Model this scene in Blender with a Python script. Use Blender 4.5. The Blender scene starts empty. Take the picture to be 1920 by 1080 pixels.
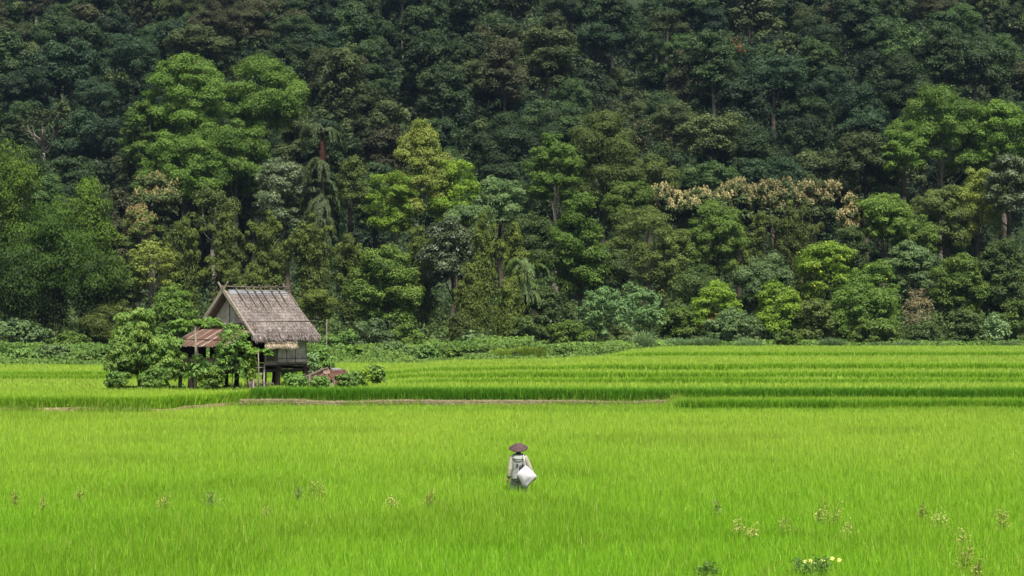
import bpy, math, random
import numpy as np
from mathutils import Vector, Matrix
C = bpy.context.scene.collection
R = math.radians
F = 3733.0                       # focal length in pixels of the 1920 px wide photograph
CAM = (0.0, 0.0, 4.4)
PITCH = math.atan(54 / F)
# ------------------------------------------------------------------ camera
cd = bpy.data.cameras.new('camera'); cam = bpy.data.objects.new('camera', cd); C.objects.link(cam)
cam.location = CAM; cam.rotation_euler = (R(90) + PITCH, 0, 0)
cd.sensor_width = 36; cd.lens = F * 36 / 1920; cd.clip_start = 0.5; cd.clip_end = 3000
bpy.context.scene.camera = cam
# ------------------------------------------------------------------ sky, sun, exposure
SUN_EL, SUN_AZ = 62, 162          # azimuth clockwise from +Y (north); the sun stands behind the camera
w = bpy.data.worlds.new('World'); bpy.context.scene.world = w; w.use_nodes = True
nt = w.node_tree; nt.nodes.clear()
sk = nt.nodes.new('ShaderNodeTexSky'); sk.sky_type = 'NISHITA'; sk.sun_disc = False
sk.sun_elevation = R(SUN_EL); sk.sun_rotation = R(SUN_AZ); sk.air_density = 1.0; sk.dust_density = 4.0; sk.ozone_density = 1.0
bg = nt.nodes.new('ShaderNodeBackground'); bg.inputs[1].default_value = 0.062
out = nt.nodes.new('ShaderNodeOutputWorld')
hz_ = nt.nodes.new('ShaderNodeHueSaturation'); hz_.inputs['Saturation'].default_value = .30   # thin cloud over the whole sky
nt.links.new(sk.outputs[0], hz_.inputs['Color']); nt.links.new(hz_.outputs[0], bg.inputs[0]); nt.links.new(bg.outputs[0], out.inputs[0])
sl = bpy.data.lights.new('sun', 'SUN'); sl.energy = 4.1; sl.angle = R(8); sl.color = (1.0, 0.945, 0.84)
so = bpy.data.objects.new('sun', sl); C.objects.link(so)
az = R(SUN_AZ); el = R(SUN_EL)
sdir = Vector((math.sin(az) * math.cos(el), math.cos(az) * math.cos(el), math.sin(el)))
so.rotation_euler = sdir.to_track_quat('Z', 'Y').to_euler(); so.location = (0, -20, 60)
vs = bpy.context.scene.view_settings
vs.view_transform = 'Standard'; vs.look = 'None'; vs.gamma = 1; vs.use_curve_mapping = False; vs.exposure = 1.15
bpy.context.scene.cycles.max_bounces = 6
bpy.context.scene.cycles.transparent_max_bounces = 4
bpy.context.scene.cycles.volume_bounces = 0

# ------------------------------------------------------------------ helpers
def at(px, py, Y):
    a, b = (px - 960) / F, (540 - py) / F
    dy = math.cos(PITCH) - b * math.sin(PITCH); dz = math.sin(PITCH) + b * math.cos(PITCH)
    return np.array([CAM[0] + a / dy * Y, Y, CAM[2] + dz / dy * Y])

def vnoise(x, y, seed=0):
    x = np.asarray(x, float); y = np.asarray(y, float)
    xi = np.floor(x).astype(np.int64); yi = np.floor(y).astype(np.int64)
    fx = x - xi; fy = y - yi; fx = fx * fx * (3 - 2 * fx); fy = fy * fy * (3 - 2 * fy)
    def h(i, j):
        n = (i * 374761393 + j * 668265263 + seed * 974634777) & 0x7fffffff
        n = ((n ^ (n >> 13)) * 1274126177) & 0x7fffffff
        return ((n ^ (n >> 16)) & 0xffff) / 65535.0
    return (h(xi, yi) * (1 - fx) + h(xi + 1, yi) * fx) * (1 - fy) + (h(xi, yi + 1) * (1 - fx) + h(xi + 1, yi + 1) * fx) * fy

def fbm(x, y, seed=0):
    return (vnoise(x, y, seed) + .5 * vnoise(x * 2.1, y * 2.1, seed + 7) + .25 * vnoise(x * 4.3, y * 4.3, seed + 13)) / 1.75

def sst(a, b, x):
    t = np.clip((x - a) / (b - a), 0, 1); return t * t * (3 - 2 * t)

def link(name, me, mat=None, parent=None, smooth=False):
    o = bpy.data.objects.new(name, me); C.objects.link(o)
    if mat: me.materials.append(mat)
    if parent is not None: o.parent = parent
    if smooth: me.polygons.foreach_set('use_smooth', np.ones(len(me.polygons), bool))
    return o

def raw_mesh(name, V, sizes, L):
    me = bpy.data.meshes.new(name)
    V = np.ascontiguousarray(V, np.float32); L = np.ascontiguousarray(L, np.int32)
    sizes = np.asarray(sizes, np.int32)
    me.vertices.add(len(V)); me.vertices.foreach_set('co', V.ravel())
    me.loops.add(len(L)); me.loops.foreach_set('vertex_index', L)
    st = np.zeros(len(sizes), np.int32); st[1:] = np.cumsum(sizes)[:-1]
    me.polygons.add(len(sizes)); me.polygons.foreach_set('loop_start', st)
    me.update(calc_edges=True)
    return me

def tag(o, label=None, cat=None, group=None, kind=None):
    if label: o['label'] = label
    if cat: o['category'] = cat
    if group: o['group'] = group
    if kind: o['kind'] = kind
    return o

def thing(name, label, cat, loc, rz=0, group=None):
    o = bpy.data.objects.new(name, None); C.objects.link(o); o.empty_display_size = .3
    o.location = [float(v) for v in loc]; o.rotation_euler = (0, 0, rz)
    return tag(o, label, cat, group)

class MB:
    """collects boxes, tubes and strips that end up as ONE mesh"""
    def __init__(s): s.v = []; s.f = []
    def add(s, v, f):
        n = len(s.v); s.v += [tuple(map(float, q)) for q in v]; s.f += [tuple(i + n for i in q) for q in f]; return s
    def box(s, c, d, rz=0, M=None):
        x, y, z = d[0] / 2, d[1] / 2, d[2] / 2
        pts = [Vector((i * x, j * y, k * z)) for i in (-1, 1) for j in (-1, 1) for k in (-1, 1)]
        m = M if M else Matrix.Rotation(rz, 3, 'Z')
        pts = [m @ p + Vector(c) for p in pts]
        return s.add(pts, [(0, 1, 3, 2), (4, 6, 7, 5), (0, 4, 5, 1), (2, 3, 7, 6), (0, 2, 6, 4), (1, 5, 7, 3)])
    def tube(s, P, rad, n=8, cap=True):
        P = [Vector(p) for p in P]
        if not hasattr(rad, '__len__'): rad = [rad] * len(P)
        vs, fs = [], []
        prev = None
        for i, p in enumerate(P):
            t = (P[min(i + 1, len(P) - 1)] - P[max(i - 1, 0)]).normalized()
            a = prev if prev is not None else (Vector((1, 0, 0)) if abs(t.x) < .9 else Vector((0, 1, 0)))
            a = (a - t * a.dot(t)).normalized(); b = t.cross(a); prev = a
            for k in range(n):
                q = 2 * math.pi * k / n
                vs.append(p + (a * math.cos(q) + b * math.sin(q)) * rad[i])
        for i in range(len(P) - 1):
            for k in range(n):
                fs.append((i * n + k, i * n + (k + 1) % n, (i + 1) * n + (k + 1) % n, (i + 1) * n + k))
        if cap:
            fs.append(tuple(range(n - 1, -1, -1))); fs.append(tuple((len(P) - 1) * n + k for k in range(n)))
        return s.add(vs, fs)
    def beam(s, a, b, w, h):
        a, b = Vector(a), Vector(b); t = (b - a).normalized()
        u = t.cross(Vector((0, 0, 1)));  u = u.normalized() if u.length > .05 else Vector((1, 0, 0))
        v = u.cross(t).normalized()
        pts = [p + u * i * w / 2 + v * j * h / 2 for p in (a, b) for i, j in ((-1, -1), (1, -1), (1, 1), (-1, 1))]
        return s.add(pts, [(3, 2, 1, 0), (4, 5, 6, 7), (0, 1, 5, 4), (1, 2, 6, 5), (2, 3, 7, 6), (3, 0, 4, 7)])
    def build(s, name, mat, parent=None, smooth=False):
        me = bpy.data.meshes.new(name); me.from_pydata(s.v, [], s.f); me.update()
        return link(name, me, mat, parent, smooth)

# ------------------------------------------------------------------ materials
def newmat(name):
    m = bpy.data.materials.new(name); m.use_nodes = True; m.node_tree.nodes.clear(); return m, m.node_tree

def leafmat(name, c1, c2, trans=.28, rough=.6, spec=.22, rnd=.25):
    """two leaf colours mixed by the leaf's own random value, varied a little per plant"""
    m, t = newmat(name); N = t.nodes.new
    a = N('ShaderNodeAttribute'); a.attribute_name = 'v'
    mx = N('ShaderNodeMix'); mx.data_type = 'RGBA'; mx.inputs[6].default_value = (*c1, 1); mx.inputs[7].default_value = (*c2, 1)
    t.links.new(a.outputs['Fac'], mx.inputs[0])
    oi = N('ShaderNodeObjectInfo'); mr = N('ShaderNodeMapRange'); mr.inputs[3].default_value = 1 - rnd; mr.inputs[4].default_value = 1 + rnd
    t.links.new(oi.outputs['Random'], mr.inputs[0])
    hs = N('ShaderNodeHueSaturation'); t.links.new(mx.outputs[2], hs.inputs['Color']); t.links.new(mr.outputs[0], hs.inputs['Value'])
    p = N('ShaderNodeBsdfPrincipled'); p.inputs['Roughness'].default_value = rough; p.inputs['Specular IOR Level'].default_value = spec
    t.links.new(hs.outputs[0], p.inputs['Base Color'])
    tr = N('ShaderNodeBsdfTranslucent'); t.links.new(hs.outputs[0], tr.inputs[0])
    ms = N('ShaderNodeMixShader'); ms.inputs[0].default_value = trans
    t.links.new(p.outputs[0], ms.inputs[1]); t.links.new(tr.outputs[0], ms.inputs[2])
    o = N('ShaderNodeOutputMaterial'); t.links.new(ms.outputs[0], o.inputs[0]); return m

def colmat(name, trans=.4, rough=.5, spec=.3):
    m, t = newmat(name); N = t.nodes.new
    a = N('ShaderNodeAttribute'); a.attribute_name = 'col'
    p = N('ShaderNodeBsdfPrincipled'); p.inputs['Roughness'].default_value = rough; p.inputs['Specular IOR Level'].default_value = spec
    tr = N('ShaderNodeBsdfTranslucent')
    t.links.new(a.outputs['Color'], p.inputs['Base Color']); t.links.new(a.outputs['Color'], tr.inputs[0])
    ms = N('ShaderNodeMixShader'); ms.inputs[0].default_value = trans
    t.links.new(p.outputs[0], ms.inputs[1]); t.links.new(tr.outputs[0], ms.inputs[2])
    o = N('ShaderNodeOutputMaterial'); t.links.new(ms.outputs[0], o.inputs[0]); return m

def noisemat(name, cols, scale=4, detail=6, stretch=(1, 1, 1), rough=.85, bump=.3, spec=.2, metal=0, coord='Object', distortion=0):
    m, t = newmat(name); N = t.nodes.new
    tc = N('ShaderNodeTexCoord'); mp = N('ShaderNodeMapping'); mp.inputs['Scale'].default_value = stretch
    no = N('ShaderNodeTexNoise'); no.inputs['Scale'].default_value = scale; no.inputs['Detail'].default_value = detail; no.inputs['Distortion'].default_value = distortion
    no.inputs['Roughness'].default_value = .65
    cr = N('ShaderNodeValToRGB'); e = cr.color_ramp.elements
    n = len(cols)
    while len(e) < n: e.new(.5)
    for i, c in enumerate(cols): e[i].position = .28 + .44 * i / (n - 1); e[i].color = (*c, 1)
    p = N('ShaderNodeBsdfPrincipled'); p.inputs['Roughness'].default_value = rough; p.inputs['Specular IOR Level'].default_value = spec; p.inputs['Metallic'].default_value = metal
    b = N('ShaderNodeBump'); b.inputs['Strength'].default_value = bump; b.inputs['Distance'].default_value = .03
    o = N('ShaderNodeOutputMaterial')
    t.links.new(tc.outputs[coord], mp.inputs[0]); t.links.new(mp.outputs[0], no.inputs['Vector']); t.links.new(no.outputs['Fac'], cr.inputs[0])
    t.links.new(cr.outputs[0], p.inputs['Base Color']); t.links.new(no.outputs['Fac'], b.inputs['Height']); t.links.new(b.outputs[0], p.inputs['Normal'])
    t.links.new(p.outputs[0], o.inputs[0]); return m

LM = dict(
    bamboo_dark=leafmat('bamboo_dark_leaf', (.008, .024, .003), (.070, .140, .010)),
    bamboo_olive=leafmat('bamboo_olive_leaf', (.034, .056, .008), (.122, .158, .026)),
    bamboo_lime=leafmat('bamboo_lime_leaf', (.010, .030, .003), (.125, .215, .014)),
    broad_dark=leafmat('dark_leaf', (.024, .048, .009), (.076, .122, .024), spec=.28),
    broad_mid=leafmat('green_leaf', (.045, .088, .012), (.125, .195, .030)),
    broad_bright=leafmat('bright_leaf', (.050, .105, .012), (.118, .200, .028)),
    yellow_green=leafmat('yellow_green_leaf', (.100, .150, .022), (.230, .270, .050)),
    lime=leafmat('lime_leaf', (.090, .170, .014), (.200, .310, .026)),
    olive=leafmat('olive_leaf', (.045, .078, .012), (.130, .175, .040)),
    grey_green=leafmat('grey_green_leaf', (.048, .092, .028), (.130, .200, .066), spec=.28),
    silver=leafmat('glossy_pale_leaf', (.030, .060, .016), (.140, .185, .085), spec=.45, rough=.45),
    teak=leafmat('large_rough_leaf', (.026, .050, .014), (.080, .110, .034)),
    cream=leafmat('cream_blossom', (.25, .215, .095), (.46, .395, .19), trans=.15),
    tan=leafmat('tan_blossom', (.20, .16, .06), (.34, .28, .12), trans=.15),
    orange=leafmat('orange_blossom', (.26, .08, .03), (.40, .14, .05), trans=.15),
    yellow=leafmat('yellow_fruit', (.60, .50, .06), (.80, .75, .20), trans=.1),
    hill_green=leafmat('forest_leaf_green', (.011, .026, .009), (.050, .088, .026), rnd=.3),  # hill colours: dark rainforest leaf, deepened to stand in for cloud shadow
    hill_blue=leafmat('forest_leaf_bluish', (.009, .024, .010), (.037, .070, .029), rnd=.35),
    hill_olive=leafmat('forest_leaf_olive', (.018, .033, .010), (.082, .110, .034), rnd=.35),
    hill_brown=leafmat('forest_leaf_brownish', (.020, .028, .010), (.078, .084, .034), rnd=.35),
    hill_bright=leafmat('forest_leaf_bright', (.026, .058, .016), (.070, .120, .030), rnd=.3),
    mango=leafmat('mango_leaf', (.050, .120, .018), (.170, .260, .045), spec=.28),
    papaya=leafmat('papaya_leaf', (.065, .150, .020), (.140, .240, .040)),
    weed=leafmat('weed_leaf', (.070, .150, .028), (.170, .290, .060)),
    grass_pale=leafmat('pale_grass_leaf', (.090, .160, .060), (.200, .300, .120)),
    grass_lime=leafmat('lime_grass_leaf', (.150, .250, .025), (.270, .370, .050), trans=.4),
    rust=leafmat('rust_fruit_strands', (.035, .016, .010), (.075, .030, .018), trans=.05),
    bamboo_plume=leafmat('bamboo_plume_leaf', (.050, .080, .010), (.150, .190, .028)),
    bush=leafmat('bush_leaf', (.060, .125, .038), (.150, .250, .085)),
    meadow=leafmat('meadow_leaf', (.035, .085, .012), (.130, .215, .034), rnd=.1),
    seed=leafmat('tan_seed', (.24, .30, .05), (.38, .38, .11), trans=.4, rnd=.1),
    seed_pale=leafmat('pale_seed', (.34, .40, .08), (.50, .50, .17), trans=.4, rnd=.1),
    seed_green=leafmat('green_seed', (.16, .24, .06), (.28, .34, .10), trans=.4, rnd=.1),
    dry=leafmat('dry_leaf', (.11, .095, .045), (.20, .175, .09), trans=.15),
)
BARK = noisemat('bark', [(.03, .025, .018), (.085, .072, .055)], 6, stretch=(1, 1, .3))
BARK_PALE = noisemat('pale_bark', [(.10, .09, .07), (.26, .24, .20)], 6, stretch=(1, 1, .3))
BARK_DARK = noisemat('dark_bark', [(.02, .017, .012), (.06, .05, .035)], 6, stretch=(1, 1, .3))
CULM = noisemat('bamboo_culm', [(.08, .10, .03), (.17, .19, .07)], 5, stretch=(1, 1, .3))
GROUND = noisemat('field_soil', [(.020, .030, .010), (.045, .060, .018)], .8, coord='Object', rough=.95)
HILLSOIL = noisemat('forest_floor', [(.008, .014, .006), (.020, .034, .012)], .5, rough=.95)
BUND = noisemat('dry_bund_earth', [(.05, .055, .02), (.12, .105, .045), (.21, .18, .09)], 5, rough=.95, bump=.8)
WOOD = noisemat('weathered_wood', [(.055, .045, .036), (.13, .11, .09), (.20, .175, .15)], 7, stretch=(1, 1, 1))
WOOD_PALE = noisemat('pale_weathered_wood', [(.16, .14, .11), (.30, .27, .22)], 9)
WOOD_DARK = noisemat('dark_timber', [(.018, .014, .011), (.06, .048, .038)], 6)
THATCH = leafmat('thatch_strand', (.062, .052, .048), (.310, .270, .255), trans=.05, rough=.9, spec=.1, rnd=0)
THATCH_BASE = noisemat('thatch_bed', [(.09, .072, .06), (.18, .15, .13)], 9, rough=.95, bump=.8)
STRAW = leafmat('straw_strand', (.26, .20, .13), (.52, .45, .34), trans=.08, rough=.9, spec=.1, rnd=0)
def wallmat():
    m, t = newmat('bamboo_matting'); N = t.nodes.new
    tc = N('ShaderNodeTexCoord'); mp = N('ShaderNodeMapping'); mp.inputs['Rotation'].default_value = (0, R(45), 0)
    ck = N('ShaderNodeTexChecker'); ck.inputs['Scale'].default_value = 14; ck.inputs[1].default_value = (.40, .375, .35, 1); ck.inputs[2].default_value = (.55, .52, .49, 1)
    no = N('ShaderNodeTexNoise'); no.inputs['Scale'].default_value = 3; no.inputs['Detail'].default_value = 8
    cr = N('ShaderNodeValToRGB'); cr.color_ramp.elements[0].position = .3; cr.color_ramp.elements[0].color = (.55, .53, .5, 1); cr.color_ramp.elements[1].position = .7; cr.color_ramp.elements[1].color = (1.2, 1.2, 1.2, 1)
    mx = N('ShaderNodeMix'); mx.data_type = 'RGBA'; mx.blend_type = 'MULTIPLY'; mx.inputs[0].default_value = 1
    p = N('ShaderNodeBsdfPrincipled'); p.inputs['Roughness'].default_value = .9
    b = N('ShaderNodeBump'); b.inputs['Strength'].default_value = .4; b.inputs['Distance'].default_value = .01
    o = N('ShaderNodeOutputMaterial')
    t.links.new(tc.outputs['Object'], mp.inputs[0]); t.links.new(mp.outputs[0], ck.inputs[0]); t.links.new(tc.outputs['Object'], no.inputs['Vector'])
    t.links.new(no.outputs['Fac'], cr.inputs[0]); t.links.new(ck.outputs[0], mx.inputs[6]); t.links.new(cr.outputs[0], mx.inputs[7])
    t.links.new(mx.outputs[2], p.inputs['Base Color']); t.links.new(ck.outputs[1], b.inputs['Height']); t.links.new(b.outputs[0], p.inputs['Normal'])
    t.links.new(p.outputs[0], o.inputs[0]); return m
MATTING = wallmat()
RUST = [noisemat('rusty_sheet', [(.040, .020, .014), (.072, .032, .022), (.125, .065, .046)], 3, rough=.6, stretch=(1, 3, 1)),
        noisemat('pale_rusty_sheet', [(.09, .04, .03), (.17, .11, .09), (.30, .25, .22)], 4, rough=.5, stretch=(1, 3, 1)),
        noisemat('brown_sheet', [(.040, .026, .018), (.08, .05, .034), (.12, .08, .055)], 4, rough=.7, stretch=(1, 3, 1))]
METAL = noisemat('galvanised_sheet', [(.16, .17, .19), (.28, .30, .33)], 5, rough=.45, metal=.3, bump=.1)

# ------------------------------------------------------------------ terrain
def D1(x): return 88.0 - 6.0 * (1 - sst(-15.5, -11.2, x)) + .25 * (vnoise(x * .35, 0 * x, 3) - .5)
def _wb(x, s): return 2.6 * (vnoise(x * .10, 0 * x + s, s) - .5) + .3 * (vnoise(x * .6, 0 * x + s, s) - .5)
def E0(x): return 84.6 + .4 * vnoise(x * .3, 0 * x, 5)
def E2(x): return 100.2 + _wb(x, 11)
def E3(x): return 105.2 + _wb(x, 12) + 5 * (1 - sst(-9, -3, x))
def E4(x): return 113.0 + _wb(x, 13)
def E6(x): return 124.5 + _wb(x, 15)
def E5(x): return 140.0 + _wb(x, 14)
def field_end(x, Y):
    px = 960 + F * x / Y
    return 131 + 5 * sst(200, 640, px) + 37 * sst(1080, 1290, px) + 3 * (vnoise(x * .15, 0 * x, 66) - .5)
def ground_z(x, Y):
    x = np.asarray(x, float); Y = np.asarray(Y, float)
    z = .30 * sst(-.15, .15, Y - E0(x)) * sst(6.6, 7.2, x) * (1 - sst(-.15, .15, Y - D1(x)))
    z = z + .62 * sst(-.2, .2, Y - D1(x))
    z = z + .20 * sst(-.2, .2, Y - E2(x)) * sst(-7, -4, x)
    z = z + .22 * sst(-.2, .2, Y - E3(x)) * (.5 + .5 * sst(-4, 1, x))
    z = z + .24 * sst(-.2, .2, Y - E4(x)) * (.5 + .5 * sst(2, 5, x))
    z = z + .20 * sst(-.3, .3, Y - E5(x)) * sst(6, 10, x)
    z = z + .05 * np.maximum(0, Y - 178)
    hz = .385 * np.maximum(0, Y - 222 - 5 * (vnoise(x * .03, 0 * x, 21) - .5))
    hz = hz + sst(225, 260, Y) * (9 * (fbm(x * .018 + 3, Y * .014, 22) - .5)) + sst(245, 285, Y) * 10 * (-np.exp(-((x - 18 - (Y - 300) * .1) / 7.0) ** 2))
    return z + hz
def gz(x, Y): return float(ground_z(np.array([x]), np.array([Y]))[0])

def grid(name, xs, ys, mat, dz=0):
    X, Yg = np.meshgrid(xs, ys); Z = ground_z(X, Yg) + dz
    V = np.stack([X, Yg, Z], -1).reshape(-1, 3); nx, ny = len(xs), len(ys)
    i, j = np.meshgrid(np.arange(nx - 1), np.arange(ny - 1)); a = (j * nx + i).ravel()
    L = np.stack([a, a + 1, a + nx + 1, a + nx], -1).ravel()
    me = raw_mesh(name, V, np.full(len(a), 4), L)
    return tag(link(name, me, mat, None, True), kind='structure')
ys = np.unique(np.concatenate([np.arange(-60, 80, 4.), np.arange(80, 90, .25), np.arange(90, 144, .5), np.arange(144, 222.1, 3)]))
grid('ground', np.unique(np.concatenate([np.arange(-300, 301, 6.), np.arange(-60, 60, .75)])), ys, GROUND)
grid('hillside', np.arange(-300, 301, 5.), np.arange(222, 470, 4.), HILLSOIL)

# ------------------------------------------------------------------ rice
RC = colmat('rice_leaf', trans=.45, rough=.5, spec=.18)
def blades(name, x, Y, h, wd, col, rng, seg=3, lean=.16, curve=.16, tuft=True):
    n = len(x); z = ground_z(x, Y) - .02
    a = rng.uniform(0, 2 * np.pi, n); tw = a + np.pi / 2 + rng.normal(0, .5, n)
    d = np.stack([np.cos(a), np.sin(a)], -1); s = np.stack([np.cos(tw), np.sin(tw)], -1)
    ln = lean * rng.uniform(.1, 1.2, n); cv = curve * rng.uniform(0, 1.6, n) ** 2
    T = {3: [(0, .6), (.45, 1.), (.8, .62), (1., 0)], 2: [(0, .75), (.62, 1.), (1., 0)]}[seg]
    P = []
    for t, wv in T:
        hor = (ln * t + cv * t ** 2.4) * h
        zz = z + h * t * (1 - .35 * np.minimum(cv, .6) * t ** 2)
        c = np.stack([x + d[:, 0] * hor, Y + d[:, 1] * hor, zz], -1)
        if wv:
            o = np.zeros((n, 3)); o[:, :2] = s * (wd * wv / 2)[:, None]
            P += [c - o, c + o]
        else: P += [c]
    V = np.stack(P, 1); k = V.shape[1]; V = V.reshape(-1, 3)
    b = (np.arange(n) * k)[:, None]
    if seg == 3: pat = [0, 1, 3, 2, 2, 3, 5, 4, 4, 5, 6]; sz = [4, 4, 3]
    else: pat = [0, 1, 3, 2, 2, 3, 4]; sz = [4, 3]
    L = (b + np.array(pat)[None]).ravel()
    me = raw_mesh(name, V, np.tile(sz, n), L)
    at_ = me.attributes.new('col', 'FLOAT_COLOR', 'FACE')
    cc = np.ones((n * len(sz), 4), np.float32); cc[:, :3] = np.repeat(col, len(sz), 0)
    at_.data.foreach_set('color', cc.ravel())
    return link(name, me, RC, None, True)

HUT_C = (-12.6, 97.9)
def bare(x, Y):           # places where no rice grows: hut yard, shed yard, bund
    m = ((x + 13.6) / 4.6) ** 2 + ((Y - 97.2) / 3.7) ** 2 < 1
    m |= ((x + 18.2) / 2.6) ** 2 + ((Y - 97) / 3.2) ** 2 < 1
    m |= ((x + 8.3) / 2.5) ** 2 + ((Y - 96.5) / 2.0) ** 2 < 1
    d = Y - D1(x)
    m |= (d > -.62) & (d < .05) & (x > -12.6) & (x < 7.0)
    m |= (d > -.5) & (d < .02) & (x > -21)& (x <= -12.6)
    for E, a, b in ((E0, 7, 99), (E2, -6, 99), (E3, -99, 99), (E4, -99, 99), (E5, 7, 99)):
        e = Y - E(x); m |= (e > -.42) & (e < .02) & (x > a) & (x < b) & (vnoise(x * .22 + 40 + .37 * a, 0 * x, 67) > .45)
    m |= (Y > field_end(x, Y))
    return m
def rice_region(name, Y0, Y1, N, power, wd, seg, seed, cfun, hfun, cl=6):
    rng = np.random.default_rng(seed)
    # density falls with Y^-power ; width of the strip ~ Y
    q = 2 - power; u = rng.uniform(0, 1, N)
    nh = N // cl
    Yh = (Y0 ** q + rng.uniform(0, 1, nh) * (Y1 ** q - Y0 ** q)) ** (1 / q)
    xh = rng.uniform(-1, 1, nh) * (.28 * Yh + 3.2)
    idx = rng.integers(0, nh, N)
    sp = .05 + .0016 * Yh[idx]
    x = xh[idx] + rng.normal(0, 1, N) * sp; Y = Yh[idx] + rng.normal(0, 1, N) * sp
    k = ~bare(x, Y) & (Y > Y0 - .3) & (Y < Y1 + .3); x, Y, idx = x[k], Y[k], idx[k]
    hr = rng.normal(1, .045, nh)[idx]
    h = hfun(x, Y) * hr * rng.uniform(.80, 1.06, len(x))
    W = wd(Y) * rng.uniform(.7, 1.3, len(x))
    col = cfun(x, Y, rng) * (rng.normal(1, .05, nh)[idx] * rng.normal(1, .06, len(x)))[:, None]
    return tag(blades(name, x, Y, h, W, np.clip(col, .005, .9), rng, seg), kind='stuff', cat='rice')
def mixc(a, b, t): return np.array(a)[None] * (1 - t)[:, None] + np.array(b)[None] * t[:, None]
GA, GB, GC = (.195, .410, .018), (.318, .480, .046), (.312, .465, .064)
def col_front(x, Y, rng):
    t = sst(27, 70, Y) * .85 + .5 * (fbm(x * .25, Y * .10, 31) - .5)
    c = mixc(GA, GB, np.clip(t, 0, 1.2))
    p = sst(.56, .74, fbm(x * .16 + 9, Y * .22, 33))           # darker, taller patches
    c = c * (1 - .13 * p[:, None])
    y = (rng.uniform(0, 1, len(x)) < .03); c[y] = (.42, .42, .12)
    return c
def h_front(x, Y):
    return .64 + .10 * (fbm(x * .3, Y * .25, 41) - .5) + .06 * sst(.56, .74, fbm(x * .16 + 9, Y * .22, 33))
rice_region('rice_field', 25.5, 88, 1300000, 1.35, lambda Y: .0065 + .00014 * Y, 3, 1, col_front, h_front)
def col_back(x, Y, rng):
    c = mixc(GB, GC, np.clip(.5 + .8 * (fbm(x * .1, Y * .2, 35) - .5) + .002 * (Y - 90), 0, 1))
    tall = (Y < 93) & (x > -11.6)
    c[tall] = c[tall] * np.array([.50, .72, .45])
    p = sst(.55, .75, fbm(x * .08 + 9, Y * .5, 36)); c = c * (1 - .15 * p[:, None])
    return c
def h_back(x, Y):
    return .56 + .10 * (fbm(x * .2, Y * .3, 42) - .5) + .11 * ((Y < 100) & (x > -11.6)) - .03
rice_region('rice_terraces', 81.5, 173, 600000, 1.3, lambda Y: .016 + .00022 * Y, 2, 2, col_back, h_back, 3)
# extra stalks on terrace fronts, darkened to paint in the shade between blades
def edge_rows(name, dist, x0, x1, n, seed, hmul=1., dk=(.12, .24, .012)):
    rng = np.random.default_rng(seed); x = rng.uniform(x0, x1, n); Y = dist(x) + rng.uniform(.05, .7, n)
    k = ~bare(x, Y); x, Y = x[k], Y[k]
    col = mixc(dk, tuple(2 * q for q in dk), rng.uniform(0, 1, len(x)))
    return tag(blades(name, x, Y, h_back(x, Y) * rng.uniform(.8, 1.08, len(x)) * hmul, np.full(len(x), .035) * rng.uniform(.7, 1.3, len(x)), col, rng, 3), kind='stuff', cat='rice')
edge_rows('rice_edge', D1, -27, -11.6, 12000, 5)
edge_rows('rice_edge', D1, -11.6, 29, 34000, 15, 1.0, (.055, .150, .008))
edge_rows('rice_edge', E0, 7.0, 29, 13000, 16, .95, (.085, .20, .010))
edge_rows('rice_edge', E2, -6, 31, 16000, 6); edge_rows('rice_edge', E3, -32, 32, 24000, 7); edge_rows('rice_edge', E4, -34, 35, 22000, 8)
edge_rows('rice_edge', E5, 7, 42, 12000, 10)

# the bund of dry earth and cut straw in front of the big terrace
def bund(name, x0, x1, w0, zt, seed):
    xs = np.arange(x0, x1, .12); prof = [(-.9, -.5), (-.62, .75), (-.3, 1.), (0., .93), (.12, -.5)]
    V = []
    for j, (d, hz) in enumerate(prof):
        wz = (vnoise(xs * 1.6, 0 * xs + j, seed) - .5) * .13 + (vnoise(xs * .4, 0 * xs, seed + 3) - .5) * .14
        V.append(np.stack([xs, D1(xs) + d * w0 + (vnoise(xs * 2, 0 * xs + 7 * j, seed + 1) - .5) * .15, (zt * hz if hz > 0 else np.full(len(xs), -.1)) + (wz if hz > 0 else 0)], -1))
    V = np.concatenate(V); n = len(xs); a = np.concatenate([np.arange(n - 1) + r * n for r in range(len(prof) - 1)])
    me = raw_mesh(name, V, np.full(len(a), 4), np.stack([a, a + 1, a + n + 1, a + n], -1).ravel())
    return tag(link(name, me, BUND, None, True), kind='structure')
bund('earth_bund', -12.2, 7.2, .6, .645, 3)
bund('earth_bund', -24, -12.2, .4, .60, 6)
rng = np.random.default_rng(77)      # cut straw lying on the bund
n = 9000; x = rng.uniform(-11.9, 7.0, n); Y = D1(x) - rng.uniform(0, 1, n) * .6
def straw_litter():
    z = .655 + rng.uniform(-.06, .07, n) - .1 * ((D1(x) - Y) > .5) + (vnoise(x * .4, 0 * x, 6) - .5) * .14
    a = rng.normal(0, .6, n); L = rng.uniform(.12, .35, n); wv = .022
    d = np.stack([np.cos(a), np.sin(a), rng.normal(0, .35, n)], -1); s = np.stack([-np.sin(a) * .6, np.cos(a) * .6, np.full(n, .8)], -1)
    c = np.stack([x, Y, z], -1)
    V = np.stack([c - d * L[:, None] / 2, c + s * wv / 2, c + d * L[:, None] / 2, c - s * wv / 2], 1).reshape(-1, 3)
    me = raw_mesh('straw_litter', V, np.full(n, 4), np.arange(4 * n))
    at_ = me.attributes.new('v', 'FLOAT', 'FACE'); at_.data.foreach_set('value', rng.uniform(0, 1, n).astype(np.float32) * .9)
    tag(link('straw_litter', me, LM['dry']), cat='straw', kind='stuff')
straw_litter()
n = 9000; x = rng.uniform(-23, 7.5, n); Y = D1(x) - rng.uniform(0, .8, n); k = vnoise(x * .7, Y * .8, 9) > .42; x, Y = x[k], Y[k]
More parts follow.
